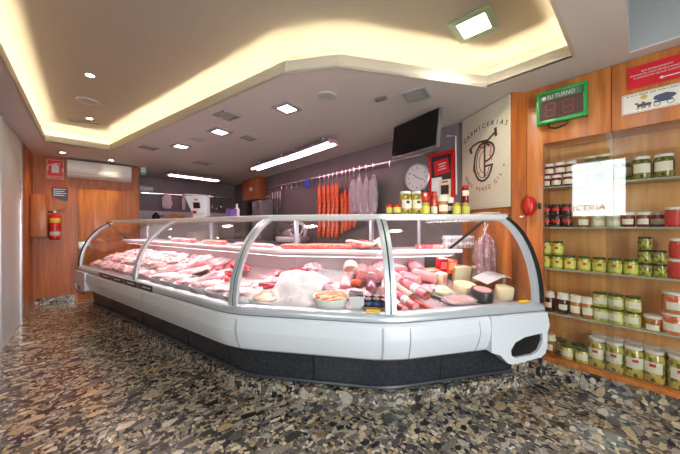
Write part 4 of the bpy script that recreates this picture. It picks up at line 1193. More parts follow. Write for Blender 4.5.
MB().box((0, 0, 0), (.30, .006, .131), .002).build('sheet', pm('notice_white', srgb(232, 228, 216), .4), t)
b = MB()
for (x, z, w_, h_) in ((0, .060, .29, .002), (0, -.060, .29, .002), (-.144, 0, .002, .122), (.144, 0, .002, .122)): b.box((x, -.0035, z), (w_, .001, h_))
b.build('border', pm('border_red', srgb(190, 110, 90), .5), t)
INK = pm('ink_blue', srgb(76, 84, 110), .5); INK2 = pm('ink_brown', srgb(96, 82, 70), .5)
b = MB()
for x in (-.065, -.035):
    b.blob((x, -.004, -.022), (.017, .0012, .010), .2, 2, 2, x); b.blob((x - .018, -.004, -.008), (.008, .0012, .006), .1, 2, 2, x); b.tube([(x - .010, -.004, -.016), (x - .017, -.004, -.006)], .003, 5)
    for q in (-.012, -.006, .008, .013): b.tube([(x + q, -.004, -.025), (x + q - .003, -.004, -.045)], .0016, 4)
b.build('horses', INK2, t)
b = MB(); b.blob((.035, -.004, .004), (.046, .0012, .021), .12, 2, 3, 2); b.box((.03, -.004, -.020), (.075, .001, .012))
for x in (.005, .06): b.lathe([(.012, -.001), (.015, -.001), (.015, .001), (.012, .001)], seg=16, M=Matrix.Translation((x, -.004, -.034)) @ Matrix.Rotation(PI / 2, 4, 'X'))
b.build('carriage', INK, t)
MB().lathe([(0, -.001), (.015, -.001), (.015, .001), (0, .001)], seg=20, M=Matrix.Translation((-.05, -.0035, .028)) @ Matrix.Rotation(PI / 2, 4, 'X')).build('sun', pm('sun_yellow', srgb(214, 180, 80), .5), t)
b = MB()
rr = random.Random(8); x = -.125
while x < .125:
    w_ = rr.uniform(.004, .009); b.box((x, -.0035, .049), (w_, .001, .006)); x += w_ + rr.choice((.003, .003, .008))
b.build('headline', INK2, t, smooth=False)
# --- red alarm siren on the stile
p = on_x(530, 206, NX0)
t = thing('alarm_siren', 'round red alarm siren box on the wooden stile beside the counter end', 'alarm', (NX0 - .002, p.y, p.z), RIGHTW)
MB().lathe([(0, .062), (.03, .060), (.052, .045), (.060, .02), (.062, 0), (0, 0)], seg=26, M=Matrix.Diagonal((.76, 1, 1.3, 1)) @ Matrix.Rotation(PI / 2, 4, 'X')).build('housing', RED, t)
b = MB()
for k in range(5): b.box((.0, -.052 + .004 * abs(k - 2), .035 - .018 * k), (.05, .014, .005))
b.build('grille', pm('siren_dark_red', srgb(120, 16, 16), .4), t)
MB().box((.068, -.02, -.005), (.014, .03, .05), .003).build('side_clip', BLACKP, t)
MB().box((-.05, -.02, -.085), (.045, .03, .025), .004).build('mounting_tag', RED, t)
MB().box((-.05, -.036, -.085), (.028, .002, .012)).build('tag_label', WHITEP, t)
# --- television
tr, tl = Vector((2.216, 1.16)), Vector((2.415, 1.79))
tv = thing('television', 'flat black television hung from the ceiling over the counter corner', 'television', ((tr.x + tl.x) / 2, (tr.y + tl.y) / 2, 2.075), math.atan2((tr - tl).y, (tr - tl).x), rot=None)
tv.rotation_euler = (R_(-4), R_(3), math.atan2((tr - tl).y, (tr - tl).x))
TW = (tr - tl).length; TH = .345
MB().box((0, 0, 0), (TW, .035, TH), .006).build('case', pm('tv_silver', srgb(110, 106, 112), .3, .5), tv)
MB().box((0, -.018, .003), (TW - .022, .004, TH - .028)).build('screen', DARKSCR, tv)
MB().box((0, -.0185, -TH / 2 + .006), (.05, .004, .008)).build('badge', STEEL, tv)
MB().box((.04, .06, -.02), (.16, .08, .16), .01).tube([(.04, .08, .0), (.04, .10, .20)], .018, 8).build('ceiling_mount', BLACKP, tv)
# --- clock
p = on_x(418, 178, XR - .004)
t = thing('wall_clock', 'round white wall clock on the grey wall under the television', 'clock', p, RIGHTW)
Mx = Matrix.Rotation(PI / 2, 4, 'X')
CR = .165
MB().lathe([(0, 0), (CR, 0), (CR, .03), (CR - .012, .04), (CR - .018, .03), (CR - .018, .022)], seg=40, M=Mx).build('rim', pm('clock_rim', srgb(206, 200, 204), .3, .3), t)
fc = MB().lathe([(0, .024), (CR - .017, .024), (CR - .017, .018), (0, .018)], seg=40, M=Mx).build('face', pm('clock_face', srgb(236, 230, 232), .5), t)
for k in range(12):
    a = PI / 2 - 2 * PI * k / 12
    letter(str(12 if k == 0 else k), .034, BLACKP, fc, (.115 * math.cos(a), -.0255, .115 * math.sin(a)), name='numeral')
for nm, a, L, w_ in (('hour_hand', R_(135), .065, .009), ('minute_hand', R_(-20), .10, .006)):
    b = MB(); b.box((L / 2 * math.cos(a), -.028, L / 2 * math.sin(a)), (L, .002, w_), rot=Matrix.Rotation(-a, 3, 'Y')); b.build(nm, BLACKP, fc, smooth=False)
# --- red framed board with cards
q0, q1 = on_x(430, 178, XR - .003), on_x(455, 178, XR - .003)
z1, z0 = 2.02, 1.36
BW = q0.y - q1.y
t = thing('notice_board', 'tall red framed black board with pinned cards behind the jars', 'notice board', (XR - .003, (q0.y + q1.y) / 2, (z0 + z1) / 2), RIGHTW)
b = MB(); hh = (z1 - z0) / 2
b.prism([(-BW / 2, -hh), (BW / 2, -hh), (BW / 2, hh), (-BW / 2, hh)], -.03, [[(-BW / 2 + .03, -hh + .03), (BW / 2 - .03, -hh + .03), (BW / 2 - .03, hh - .03), (-BW / 2 + .03, hh - .03)]])
b.build('frame', RED, t, smooth=False)
MB().box((0, -.010, 0), (BW - .04, .006, hh * 2 - .04)).build('backing', pm('board_dark', srgb(58, 48, 50), .5), t)
rc = MB().box((.0, -.016, hh - .16), (.17, .004, .16), rot=Matrix.Rotation(-.12, 3, 'Y')).build('red_card', pm('card_red', srgb(216, 40, 46), .4), t)
b = MB()
for k in range(3): b.box((.01, -.019, hh - .125 - .03 * k), (.09 - .02 * (k % 2), .002, .010), rot=Matrix.Rotation(-.12, 3, 'Y'))
b.build('card_lettering', WHITEP, rc, smooth=False)
MB().box((-.055, -.017, -.04), (.12, .004, .20)).build('white_card', PAPER, t)
pc_ = MB().box((.045, -.024, -.075), (.13, .004, .20)).build('picture_card', pm('card_cream', srgb(238, 226, 200), .5), t)
MB().box((.045, -.027, -.085), (.09, .002, .10)).build('card_picture', pm('card_dark', srgb(60, 40, 40), .5), pc_)
b = MB(); b.box((.045, -.027, -.0), (.07, .002, .015)); b.build('card_title', RED, pc_)
# --- fire extinguisher corner on the far wall
p = on_y(55.5, 175, YAC)
q = on_y(46.5, 159, YAC); q2 = on_y(64, 180, YAC)
sw, sh_ = q2.x - q.x, q.z - q2.z
t = thing('extinguisher_sign', 'square red fire extinguisher sign on the wood beside the air conditioner', 'sign', ((q.x + q2.x) / 2, YAC - .003, (q.z + q2.z) / 2))
MB().box((0, 0, 0), (sw, .004, sh_)).build('plate', pm('sign_red_bright', srgb(220, 30, 28), .35), t)
b = MB()
for (x, z, w_, h_) in ((0, sh_ / 2 - .006, sw - .006, .005), (0, -sh_ / 2 + .006, sw - .006, .005), (-sw / 2 + .006, 0, .005, sh_ - .01), (sw / 2 - .006, 0, .005, sh_ - .01)): b.box((x, -.003, z), (w_, .002, h_))
b.build('border', WHITEP, t, smooth=False)
b = MB(); b.box((.0, -.003, .012), (.085, .002, .125), .0009); b.box((.0, -.003, .085), (.035, .002, .03)); b.box((.035, -.003, .098), (.06, .002, .012))
b.tube([(-.02, -.003, .085), (-.07, -.003, .07), (-.085, -.003, .02), (-.08, -.003, -.02)], .006, 5)
b.build('pictogram', WHITEP, t, smooth=False)
MB().tube([(.075, -.003, -.03), (.085, -.003, .0), (.075, -.003, .03)], .008, 5).build('flame', WHITEP, t)
letter('EXTINTOR', .045, WHITEP, t, (0, -.003, -sh_ / 2 + .034), width=sw * .82)
q, q2 = on_y(51.5, 184, YAC), on_y(68, 201, YAC)
sw, sh_ = q2.x - q.x, q.z - q2.z
t = thing('safety_notice', 'small black and red notice under the extinguisher sign', 'notice', ((q.x + q2.x) / 2, YAC - .003, (q.z + q2.z) / 2))
MB().box((0, 0, 0), (sw, .004, sh_)).build('plate', BLACKP, t)
MB().box((0, -.003, sh_ / 2 - .022), (sw, .002, .044)).build('red_band', pm('band_red', srgb(196, 40, 36), .4), t)
b = MB()
for k in range(4): b.box((-.01 * (k % 2), -.003, sh_ / 2 - .075 - .032 * k), (sw * (.8 - .12 * (k % 2)), .002, .010))
b.build('printed_line', WHITEP, t, smooth=False)
b = MB()
b.prism([(-sw / 2, -sh_ / 2), (-sw / 2 + .12, -sh_ / 2), (-sw / 2, -sh_ / 2 + .06)], -.0035); b.build('red_corner', RED, t, smooth=False)
p = on_y(55, 226, YAC - .09)
t = thing('fire_extinguisher', 'red fire extinguisher with black hose hung on the far wall', 'fire extinguisher', (p.x, YAC - .085, p.z))
MB().lathe([(0, -.21), (.055, -.21), (.066, -.195), (.068, -.18), (.068, .13), (.060, .165), (.035, .185), (.022, .19), (.022, .205), (0, .205)], seg=26).build('cylinder', RED, t)
MB().lathe([(.0685, .05), (.0692, .052), (.0692, .12), (.0685, .122)], seg=20, a0=-2.7, a1=-.4).build('label', pm('ext_yellow', srgb(222, 190, 80), .4), t)
MB().lathe([(.0685, -.15), (.0692, -.148), (.0692, -.09), (.0685, -.088)], seg=20, a0=-2.7, a1=-.4).build('label', pm('ext_white', srgb(210, 200, 196), .4), t)
b = MB(); b.lathe([(0, .20), (.024, .20), (.024, .235), (0, .235)], seg=14); b.box((.05, -.0, .255), (.13, .02, .014), rot=Matrix.Rotation(-.35, 3, 'Y')); b.box((.05, 0, .225), (.11, .02, .012), rot=Matrix.Rotation(-.05, 3, 'Y'))
vv = b.build('valve', pm('ext_valve', srgb(40, 38, 40), .35), t)
MB().lathe([(0, 0), (.02, 0), (.02, .006), (0, .006)], seg=16, M=Matrix.Translation((.0, -.024, .22)) @ Matrix.Rotation(PI / 2, 4, 'X')).build('gauge', WHITEP, vv)
MB().tube([(-.02, 0, .22), (-.09, 0, .22), (-.13, 0, .16), (-.10, -.01, .05), (-.075, -.01, -.05)], .013, 8).build('hose', RUBBER, t)
MB().box((0, .075, .06), (.05, .018, .16)).build('bracket', BLACKP, t)
# wooden box in the corner
q, q2 = on_y(46.5, 195, YAC - .32), on_y(46.5, 237, YAC - .32)
t = thing('wall_box', 'plain orange wooden box cabinet in the left wall corner', 'cabinet', ((XL + .03 + q.x) / 2, YAC - .165, q2.z))
bw, bh = q.x - XL - .03, q.z - q2.z
MB().box((0, 0, bh / 2), (bw, .31, bh), .003).build('body', WOOD_D, t)
MB().box((0, -.160, bh / 2), (bw - .012, .012, bh - .012), .002).build('door', WOOD, t)
# small poster on the left panelling
q, q2 = on_x(19.2, 172, XL + .03), on_x(23.0, 203, XL + .03)
t = thing('small_poster', 'dark poster with pink foot on the left wood panelling', 'poster', (XL + .028, (q.y + q2.y) / 2, (q.z + q2.z) / 2), LEFTW)
ph, pw_ = q.z - on_x(19.2, 203, XL + .03).z, abs(q2.y - q.y)
MB().box((0, 0, 0), (pw_, .004, ph)).build('sheet', pm('poster_dark', srgb(70, 56, 66), .4), t)
MB().box((0, -.003, -ph / 2 + .10), (pw_ * .8, .002, .12)).build('pink_foot', pm('poster_pink', srgb(196, 130, 126), .4), t)
MB().box((0, -.003, ph / 2 - .16), (pw_ * .6, .002, .14)).build('picture', pm('poster_pale', srgb(150, 140, 160), .4), t)
# door hinge low on the left panelling, socket by the floor
# air conditioner
q, q2 = on_y(67, 159, YAC - .2), on_y(131.5, 181.5, YAC - .2)
zt, zb2 = on_y(67, 159, YAC - .2).z, on_y(67, 176, YAC - .2).z
zt = min(zt, CEIL - .01)
t = thing('air_conditioner', 'long white wall air conditioner above the wooden door', 'air conditioner', ((q.x + q2.x) / 2, YAC, (zt + zb2) / 2))
aw, ah = q2.x - q.x, zt - zb2
b = MB(); M2 = Matrix(((0, 1, 0, -aw / 2), (1, 0, 0, 0), (0, 0, 1, 0), (0, 0, 0, 1)))
b.prism([(-.003, -ah / 2), (-.12, -ah / 2), (-.19, -ah / 2 + .05), (-.205, 0), (-.20, ah / 2 - .05), (-.17, ah / 2), (-.003, ah / 2)], aw, [], M2)
hs = b.build('housing', WHITEP, t, angle=50)
MB().box((0, -.168, -ah / 2 + .030), (aw - .06, .012, .035), .004, Matrix.Rotation(.9, 3, 'X')).build('air_flap', WHITEP, t)
MB().box((0, -.2045, -ah / 2 + .062), (aw - .02, .004, .004)).build('panel_line', pm('ac_line', srgb(150, 150, 152), .5), hs)
MB().box((aw / 2 - .10, -.203, -.02), (.05, .006, .02)).build('badge', STEEL, hs)
# emergency light at the passage corner
p = on_y(140.5, 168, YAC - .03)
t = thing('emergency_light', 'small white and green emergency light at the passage corner under the ceiling', 'emergency light', (XAC + .05, YAC - .06, CEIL - .001))
MB().box((0, 0, -.05), (.08, .08, .10), .008).build('housing', WHITEP, t)
MB().box((0, -.03, -.125), (.07, .03, .05), .004).build('green_lens', pm('green_lens', srgb(40, 160, 110), .2), t)
# ================================================================== CEILING FITTINGS
CT = 2.539
TUBE = emitter('pink_tube', (1, .50, .62, 1), 16)
PANEL = emitter('square_panel', (1, .84, .92, 1), 12)
SPOTE = emitter('spot_bulb', (1, .86, .62, 1), 40)
BIGP = emitter('cove_square_panel', (1, .97, .86, 1), 9)
TRIM = pm('fitting_grey', srgb(170, 168, 166), .4, .3)
def spot(px, py, z, label, two=False):
    p = on_z(px, py, z)
    t = thing('ceiling_spot', label, 'ceiling light', (p.x, p.y, z), rnd.uniform(0, .2), 'small recessed spots')
    MB().lathe([(.028, 0), (.050, 0), (.052, -.004), (.044, -.008), (.028, -.004)], seg=24).build('ring', TRIM, t)
    MB().lathe([(0, -.003), (.028, -.003), (.028, -.001), (0, -.001)], seg=20).build('bulb', SPOTE, t)
    LAMPS.append((p.x, p.y, z - .02, 16, (1, .80, .55), .03, 110))
spot(90, 75, CT, 'recessed spot nearer the shop door in the lit ceiling recess')
spot(89.5, 118.5, CT, 'recessed spot at the far end of the lit ceiling recess')
spot(62.5, 152.5, CEIL, 'recessed spot in the lower ceiling left of the air conditioner')
spot(111, 160, CEIL, 'recessed spot in the lower ceiling above the air conditioner')
def disc(px, py, z, r, label, name, cat):
    p = on_z(px, py, z)
    t = thing(name, label, cat, (p.x, p.y, z))
    MB().lathe([(0, -.006), (r * .82, -.008), (r * .84, -.006), (r * .9, -.010), (r, -.004), (r, 0), (0, 0)], seg=32).build('cover', pm('grille_white', srgb(190, 186, 182), .5), t)
    b = MB()
    for k in range(4): b.lathe([(r * (.15 + .16 * k), -.0085), (r * (.17 + .16 * k), -.0095), (r * (.19 + .16 * k), -.0085)], seg=28)
    b.build('grille', TRIM, t)
disc(88, 101, CT, .10, 'round ceiling speaker between the two spots in the lit recess', 'ceiling_speaker', 'speaker')
disc(327, 96, CEIL, .085, 'round speaker in the pinkish ceiling above the counter corner', 'ceiling_speaker', 'speaker')
disc(198, 139, CEIL, .10, 'round speaker in the pinkish ceiling between two square lights', 'ceiling_speaker', 'speaker')
a, c = on_z(68, 120, CT), on_z(101, 124, CT)
t = thing('slot_vent', 'long slot air vent at the far end of the lit ceiling recess', 'vent', ((a.x + c.x) / 2, (a.y + c.y) / 2, CT), math.atan2(c.y - a.y, c.x - a.x))
L_ = (c - a).length
MB().box((0, 0, -.004), (L_, .06, .008), .002).build('frame', TRIM, t)
MB().box((0, 0, -.009), (L_ - .02, .03, .003)).build('slot', pm('slot_dark', srgb(90, 84, 76), .6), t)
def square(px, py, z, s, label, name, cat, rot, emat=None, energy=0, glass=False, group=None):
    p = on_z(px, py, z)
    t = thing(name, label, cat, (p.x, p.y, z), rot, group)
    b = MB(); h = s / 2
    M3 = Matrix(((1, 0, 0, 0), (0, 0, 1, 0), (0, 1, 0, 0), (0, 0, 0, 1)))
    i = h * (.66 if emat else .82)
    b.prism([(-h, -h), (h, -h), (h, h), (-h, h)], -.012, [[(-i, -i), (i, -i), (i, i), (-i, i)]], M3)
    b.build('frame', pm('green_glass_rim', srgb(150, 170, 140), .15, .1, .5) if glass else TRIM, t, smooth=False)
    if emat:
        MB().box((0, 0, -.006), (2 * i, 2 * i, .006)).build('diffuser', emat, t)
        LAMPS.append((p.x, p.y, z - .03, energy, (1, .66, .74) if not glass else (1, .95, .82), .08, 150))
    else:
        b = MB()
        for k in range(5): b.box((0, -i + 2 * i * (k + .5) / 5, -.005), (2 * i, .012, .004), rot=Matrix.Rotation(.5, 3, 'X'))
        b.build('louvre', pm('louvre_grey', srgb(150, 144, 144), .5), t, smooth=False)
square(474, 25, CT, .26, 'large square glass-framed light in the cream ceiling recess', 'recessed_light', 'ceiling light', .1, BIGP, 30, True)
for px, py, lab in ((287, 108, 'square recessed light nearest the counter corner'), (220, 131.5, 'square recessed light, middle one of three over the counter'), (181, 146, 'square recessed light farthest from the counter corner')):
    square(px, py, CEIL - .0, .20, lab, 'recessed_light', 'ceiling light', a0, PANEL, 24, group='square lights over the counter')
for px, py, s, lab in ((227, 115.5, .19, 'square air vent between the middle and nearest square lights'), (249, 138, .16, 'small square vent left of the hanging pink lamps'), (149, 147.5, .19, 'square vent next to the lit ceiling recess above the far wall'),
                    (416, 94.5, .19, 'square air vent in the ceiling in front of the television'), (202, 163, .22, 'flat vent in the ceiling above the far pink lamp')):
    square(px, py, CEIL, s, lab, 'ceiling_vent', 'vent', a0)
p = on_z(381, 97.5, CEIL)
tag(MB().box((0, 0, -.012), (.10, .04, .02), .004).build('ceiling_sensor', pm('sensor_grey', srgb(120, 116, 122), .3), loc=(p.x, p.y, CEIL - .001), rotz=a0), 'small dark oblong sensor on the ceiling left of the television vent', 'sensor')
def tube_light(A, B, z, label, two=True):
    a, c = on_z(*A, z), on_z(*B, z)
    L = (c - a).length; m_ = (a + c) / 2
    t = thing('hanging_tube_light', label, 'ceiling light', (m_.x, m_.y, z), math.atan2(c.y - a.y, c.x - a.x), 'hanging pink tube lights')
    b = MB(); Mq = Matrix(((0, 1, 0, -L / 2), (1, 0, 0, 0), (0, 0, 1, 0), (0, 0, 0, 1)))
    b.prism([(-.095, -.012), (-.09, .0), (-.06, .04), (.06, .04), (.09, 0), (.095, -.012), (.085, -.002), (-.085, -.002)], L, [], Mq)
    b.build('housing', pm('tube_housing', srgb(176, 164, 168), .35, .3), t, smooth=False)
    for y in (-.052, .052):
        MB().tube([(-L / 2 + .03, y, -.014), (L / 2 - .03, y, -.012)], .012, 8).build('tube', TUBE, t)
    MB().box((0, 0, -.006), (L - .04, .012, .014)).build('divider', pm('divider_white', srgb(220, 210, 214), .4), t)
    for x in (-L * .32, L * .32):
        MB().tube([(x, 0, .035), (x, 0, CEIL - z)], .012, 8).build('drop_rod', WHITEP, t)
tube_light((254, 169), (289, 157.5), 2.20, 'pink tube light farther from the television, in the hanging pair')
tube_light((287, 158.5), (333, 142.5), 2.20, 'pink tube light nearer the television, in the hanging pair')
tube_light((168, 174), (219, 180.5), 2.22, 'single pink tube light hanging before the far kitchen wall')
# ================================================================== BEHIND THE COUNTER
GREYC = pm('grey_cabinet', srgb(150, 144, 148), .4, .2)
wt = thing('back_worktop', 'long steel worktop on white base units along the grey wall', 'worktop', (2.58, 4.2, 0))
MB().box((0, 0, .93), (.56, 5.0, .04), .004).build('worktop_slab', STEEL, wt)
MB().box((.02, 0, .455), (.50, 4.96, .91), .003).build('base_unit', WHITE, wt)
kt = thing('kitchen_unit', 'white waist-high unit along the far kitchen wall', 'cabinet', (1.5, YB - .34, 0))
MB().box((0, 0, .66), (1.5, .56, 1.32), .006).build('body', WHITE, kt)
MB().box((0, 0, 1.335), (1.54, .60, .03), .004).build('top', STEEL, kt)
KT = 1.351
for k, (px, col, s_, lab) in enumerate(((173, srgb(206, 160, 104), (.16, .14, .12), 'tan wooden box on the far kitchen unit, left of the brown one'), (181, srgb(196, 140, 84), (.13, .14, .11), 'brown wooden box right of the tan one on the far kitchen unit'))):
    p = on_y(px, 217, YB - .32)
    t = thing('wooden_box', lab, 'box', (p.x, p.y, KT))
    MB().box((0, 0, s_[2] / 2), s_, .006).build('body', wood('box_wood_%d' % k, tuple(.75 * x for x in col[:3]) + (1,), col, 'X'), t)
    MB().box((0, 0, s_[2] + .006), (s_[0] + .01, s_[1] + .01, .012), .003).build('lid', WOOD_L, t)
p = on_y(156, 217, YB - .32)
t = thing('black_pot', 'small black pot on the far kitchen unit by the passage', 'pot', (p.x, p.y, KT))
MB().lathe([(0, 0), (.06, 0), (.075, .02), (.07, .10), (.04, .13), (.02, .16), (0, .16)], seg=20).build('body', BLACKP, t)
MB().tube([(.07, 0, .08), (.14, 0, .10)], .012, 6).build('handle', BLACKP, t)
# tool rail on the far wall
ra, rb = on_y(139.5, 190.5, YB - .06), on_y(232, 201, YB - .06)
rzv = on_y(185, 195.5, YB - .06).z
t = thing('tool_rail', 'polished tool rail across the far kitchen wall', 'rail', ((ra.x + rb.x) / 2, YB - .06, rzv))
RL = rb.x - ra.x
MB().box((0, 0, 0), (RL, .03, .03), .004).build('bar', CHROME, t)
for x in (-RL * .45, 0, RL * .45): MB().box((x, .03, 0), (.03, .05, .02)).build('bracket', STEEL, t)
def hang_y(px, L, name, label, cat, make):
    p = on_y(px, 195, YB - .085)
    t = thing(name, label, cat, (p.x, YB - .095, rzv)); make(t); return t
def ladle(L, r):
    def mk(t):
        MB().tube([(0, .02, .012), (0, .0, .014), (0, -.01, 0), (0, 0, -L)], .007, 6).build('handle', CHROME, t)
        MB().lathe([(r, 0), (r * .95, -r * .5), (r * .5, -r * .9), (0, -r), (0, -r * .95), (r * .48, -r * .85), (r * .9, -r * .45), (r * .95, 0)], seg=16, M=Matrix.Translation((0, 0, -L))).build('bowl', STEEL, t)
    return mk
for k, (px, L) in enumerate(((212, .24), (216.5, .26), (221, .22), (226, .30))):
    hang_y(px, L, 'ladle', '%s steel ladle from the left hanging on the far tool rail' % ORD[k], 'ladle', ladle(L, .045))
def cloth(w_, h_):
    def mk(t):
        MB().blob((0, 0, -h_ / 2), (w_, .03, h_ / 2), .35, 2.5, 3, w_ * 30).build('cloth', pm('white_cloth', srgb(232, 222, 226), .8), t)
        MB().tube([(0, .02, .014), (0, -.004, .01), (0, 0, -.05)], .006, 6).build('hook', CHROME, t)
    return mk
hang_y(167, .2, 'kitchen_cloth', 'white crumpled cloth hanging on the far tool rail', 'cloth', cloth(.10, .34))
hang_y(183.5, .2, 'kitchen_cloth', 'narrow white cloth hanging between the crumpled cloth and the scale', 'cloth', cloth(.04, .34))
hang_y(150, .12, 'rail_hook', 'thin steel hook hanging near the white roll', 'hook', lambda t: MB().tube([(0, .02, .014), (0, 0, .01), (0, 0, -.2), (.03, 0, -.22), (.04, 0, -.18)], .006, 6).build('wire', CHROME, t))
p = on_y(144, 188.5, YB - .12)
t = thing('paper_roll_holder', 'white paper roll on the far wall at the end of the tool rail', 'paper roll', (p.x, YB - .10, p.z))
MB().lathe([(0, -.16), (.06, -.16), (.062, -.15), (.062, .15), (.06, .16), (0, .16)], seg=20, M=Matrix.Rotation(PI / 2, 4, 'Y')).build('roll', WHITEP, t)
MB().box((0, .07, 0), (.30, .05, .04)).build('bracket', WHITEP, t)
# overhead wooden cupboard and grey locker by the far corner
t = thing('overhead_cupboard', 'orange wooden cupboard hung under the ceiling in the far corner', 'cupboard', (2.79, 5.99, 1.81))
MB().box((0, 0, .24), (.15, .84, .48), .003).build('body', WOOD_D, t)
MB().box((-.083, 0, .24), (.016, .82, .47), .003).build('door', WOOD, t)
MB().lathe([(0, 0), (.035, 0), (.035, .05), (.02, .06), (0, .06)], seg=16, M=Matrix.Translation((-.09, -.1, .24)) @ Matrix.Rotation(-PI / 2, 4, 'Y')).build('white_fitting', WHITEP, t)
t = thing('steel_locker', 'tall grey steel unit under the wooden cupboard', 'cabinet', (2.72, 5.42, .952))
MB().box((0, 0, .40), (.28, .40, .80), .004).build('body', GREYC, t)
MB().box((-.145, 0, .40), (.01, .36, .76), .003).build('door', STEEL, t)
t = thing('dark_gap_block', 'narrow black block standing for the dark gap between the grey unit and the cupboard', 'rack', (2.70, 5.93, .952))
MB().box((0, 0, .40), (.20, .16, .80), .01).build('body', BLACKP, t)  # solid black block paints in the dark gap beside the grey unit
# long steel rail on the grey wall
RX = 2.79; RZ = 2.02
t = thing('hanging_rail', 'long polished steel hanging rail along the grey wall', 'rail', (RX, 3.55, RZ))
MB().box((0, 0, 0), (.02, 4.1, .024), .003).build('bar', STEEL, t)
for y in (-1.9, -.9, 0, .9, 1.9): MB().box((.04, y, 0), (.09, .02, .02)).build('bracket', STEEL, t)
def rail_y(px): return on_x(px, 180, RX - .03).y
def hook_part(t, L=.08):
    MB().tube([(.03, 0, .022), (.012, 0, .026), (-.002, 0, .010), (-.002, 0, -L), (-.012, 0, -L - .012)], .004, 6).build('hook', CHROME, t)
for k, px in enumerate((281, 286, 291, 296, 301, 312, 388.5)):
    t = thing('meat_hook', ('empty steel hook, %s from the far end of the rail' % ORD[k]) if k < 6 else 'empty double hook on the rail under the television', 'hook', (RX - .01, rail_y(px), RZ), 0, 'empty hooks on the hanging rail')
    hook_part(t, .10)
t = thing('blue_cloth', 'small bright blue cloth hung on the steel rail', 'cloth', (RX - .03, rail_y(307), RZ))
MB().blob((0, 0, -.07), (.025, .06, .075), .4, 2.2, 3, 5).build('cloth', pm('cloth_blue', srgb(58, 84, 200), .7), t); hook_part(t, .03)
def hang(px, z0, z1, r, mat, label, name='chorizo_string', n=1):
    t = thing(name, label, 'sausage', (RX - .035, rail_y(px), RZ))
    a, c = z0 - RZ, z1 - RZ
    hook_part(t, -a - .01)
    N = 14
    MB().tube([(.004 * math.sin(k * 1.3), .006 * math.sin(k), a + (c - a) * k / N) for k in range(N + 1)], r, 10, [.3] + [1, .94] * 6 + [1, .35]).build('sausage', mat, t)
    return t
for k, px in enumerate((320, 324.5, 329, 333.2, 337.2)):
    hang(px, 1.88 - .01 * (k % 3), 1.02 + .02 * (k % 2), .037, CHOR, '%s long red chorizo from the left, hanging on the steel rail' % ORD[k], 'long_chorizo')
for k, px in enumerate((342.5, 346, 350, 354.5)):
    hang(px, 1.70 + .05 * (k % 2), 1.10 + .03 * k, .030, CHOR, '%s shorter orange chorizo from the left, next to the wrapped bundles' % ORD[k], 'short_chorizo')
WRAPM = mottled('wrapped_cured_meat', srgb(150, 76, 88), srgb(206, 168, 180), 14, .2, .8, .3, c3=srgb(238, 226, 234))
WFILM = film('wrap_film', srgb(232, 220, 232), .55)
for k, (px, z0, z1) in enumerate(((355, 1.84, 1.42), (361, 1.86, 1.36), (367.5, 1.84, 1.34), (374.5, 1.86, 1.36))):
    t = thing('wrapped_sausages', '%s film-wrapped bundle of cured sausages from the left on the steel rail' % ORD[k], 'sausages', (RX - .06, rail_y(px), RZ))
    hook_part(t, RZ - z0 - .02)
    a, c = z0 - RZ, z1 - RZ
    for j in range(3):
        y = -.03 + .03 * j
        MB().tube([(0, y * .4, a), (-.01 * (j % 2), y, a - .08), (.012 * (j - 1), y * 1.3, c + .08), (0, y * 1.4, c)], .020, 8, [.4, 1, 1, .5]).build('sausage', WRAPM, t)
    MB().blob((0, 0, (a + c) / 2 - .01), (.05, .066, (a - c) / 2 * 1.08), .35, 3, 4, 11 + k).build('film', WFILM, t)
# knife rack
py0, py1 = on_x(263, 190, XR - .02), on_x(270, 190, XR - .02)
t = thing('knife_board', 'grey steel knife board on the wall below the rail end', 'knife board', (XR - .012, (py0.y + py1.y) / 2, 1.62), RIGHTW)
MB().box((0, 0, 0), (.30, .016, .52), .004).build('plate', GREYC, t)
MB().box((0, -.012, .24), (.32, .012, .03), .003).build('top_strip', STEEL, t)
for k, (px, L) in enumerate(((272.5, .42), (275, .36), (277.5, .44), (280, .34))):
    t = thing('hanging_tool', '%s white-handled kitchen tool from the left beside the knife board' % ORD[k], 'kitchen tool', (XR - .03, on_x(px, 200, XR - .03).y, 1.92), RIGHTW)
    MB().box((0, 0, -.06), (.03, .018, .13), .006).build('grip', WHITEP, t)
    MB().box((0, 0, -.12 - (L - .12) / 2), (.035, .004, L - .12), .001).build('blade', STEEL, t)
# cable conduit by the red board
t = thing('wall_cable', 'thin white cable running from the television past the red board', 'cable', (XR - .01, 0, 0))
q, q2, q3 = on_x(447, 136, XR - .01), on_x(455.5, 136, XR - .01), on_x(456.5, 185, XR - .01)
MB().tube([(0, q.y, q.z), (0, q2.y, q2.z), (0, q3.y, q3.z - .1)], .008, 6).build('conduit', WHITEP, t)
# meat slicer on the worktop
t = thing('meat_slicer', 'steel meat slicer with round blade on the worktop behind the counter', 'meat slicer', (2.52, on_x(293, 230, 2.52).y, .951), RIGHTW + .5)
MB().box((0, 0, .05), (.46, .34, .09), .02).build('base', pm('slicer_white', srgb(206, 196, 200), .3, .3), t)
MB().box((-.13, -.02, .21), (.26, .05, .20), .015, Matrix.Rotation(.35, 3, 'X') @ Matrix.Rotation(.2, 3, 'Y')).build('carriage', STEEL, t)
MB().lathe([(0, -.02), (.13, -.02), (.145, 0), (.13, .02), (0, .03)], seg=32, M=Matrix.Translation((.08, -.02, .21)) @ Matrix.Rotation(PI / 2 - .35, 4, 'X')).build('blade_guard', STEEL, t)
MB().lathe([(0, 0), (.10, 0), (.10, .012), (0, .02)], seg=28, M=Matrix.Translation((.085, -.045, .215)) @ Matrix.Rotation(PI / 2 - .35, 4, 'X')).build('blade', pm('slicer_dark', srgb(70, 60, 66), .25, .6), t)
MB().tube([(.2, .02, .09), (.24, 0, .20), (.20, -.04, .30), (.15, -.06, .32)], .028, 10).build('arm', WHITEP, t)
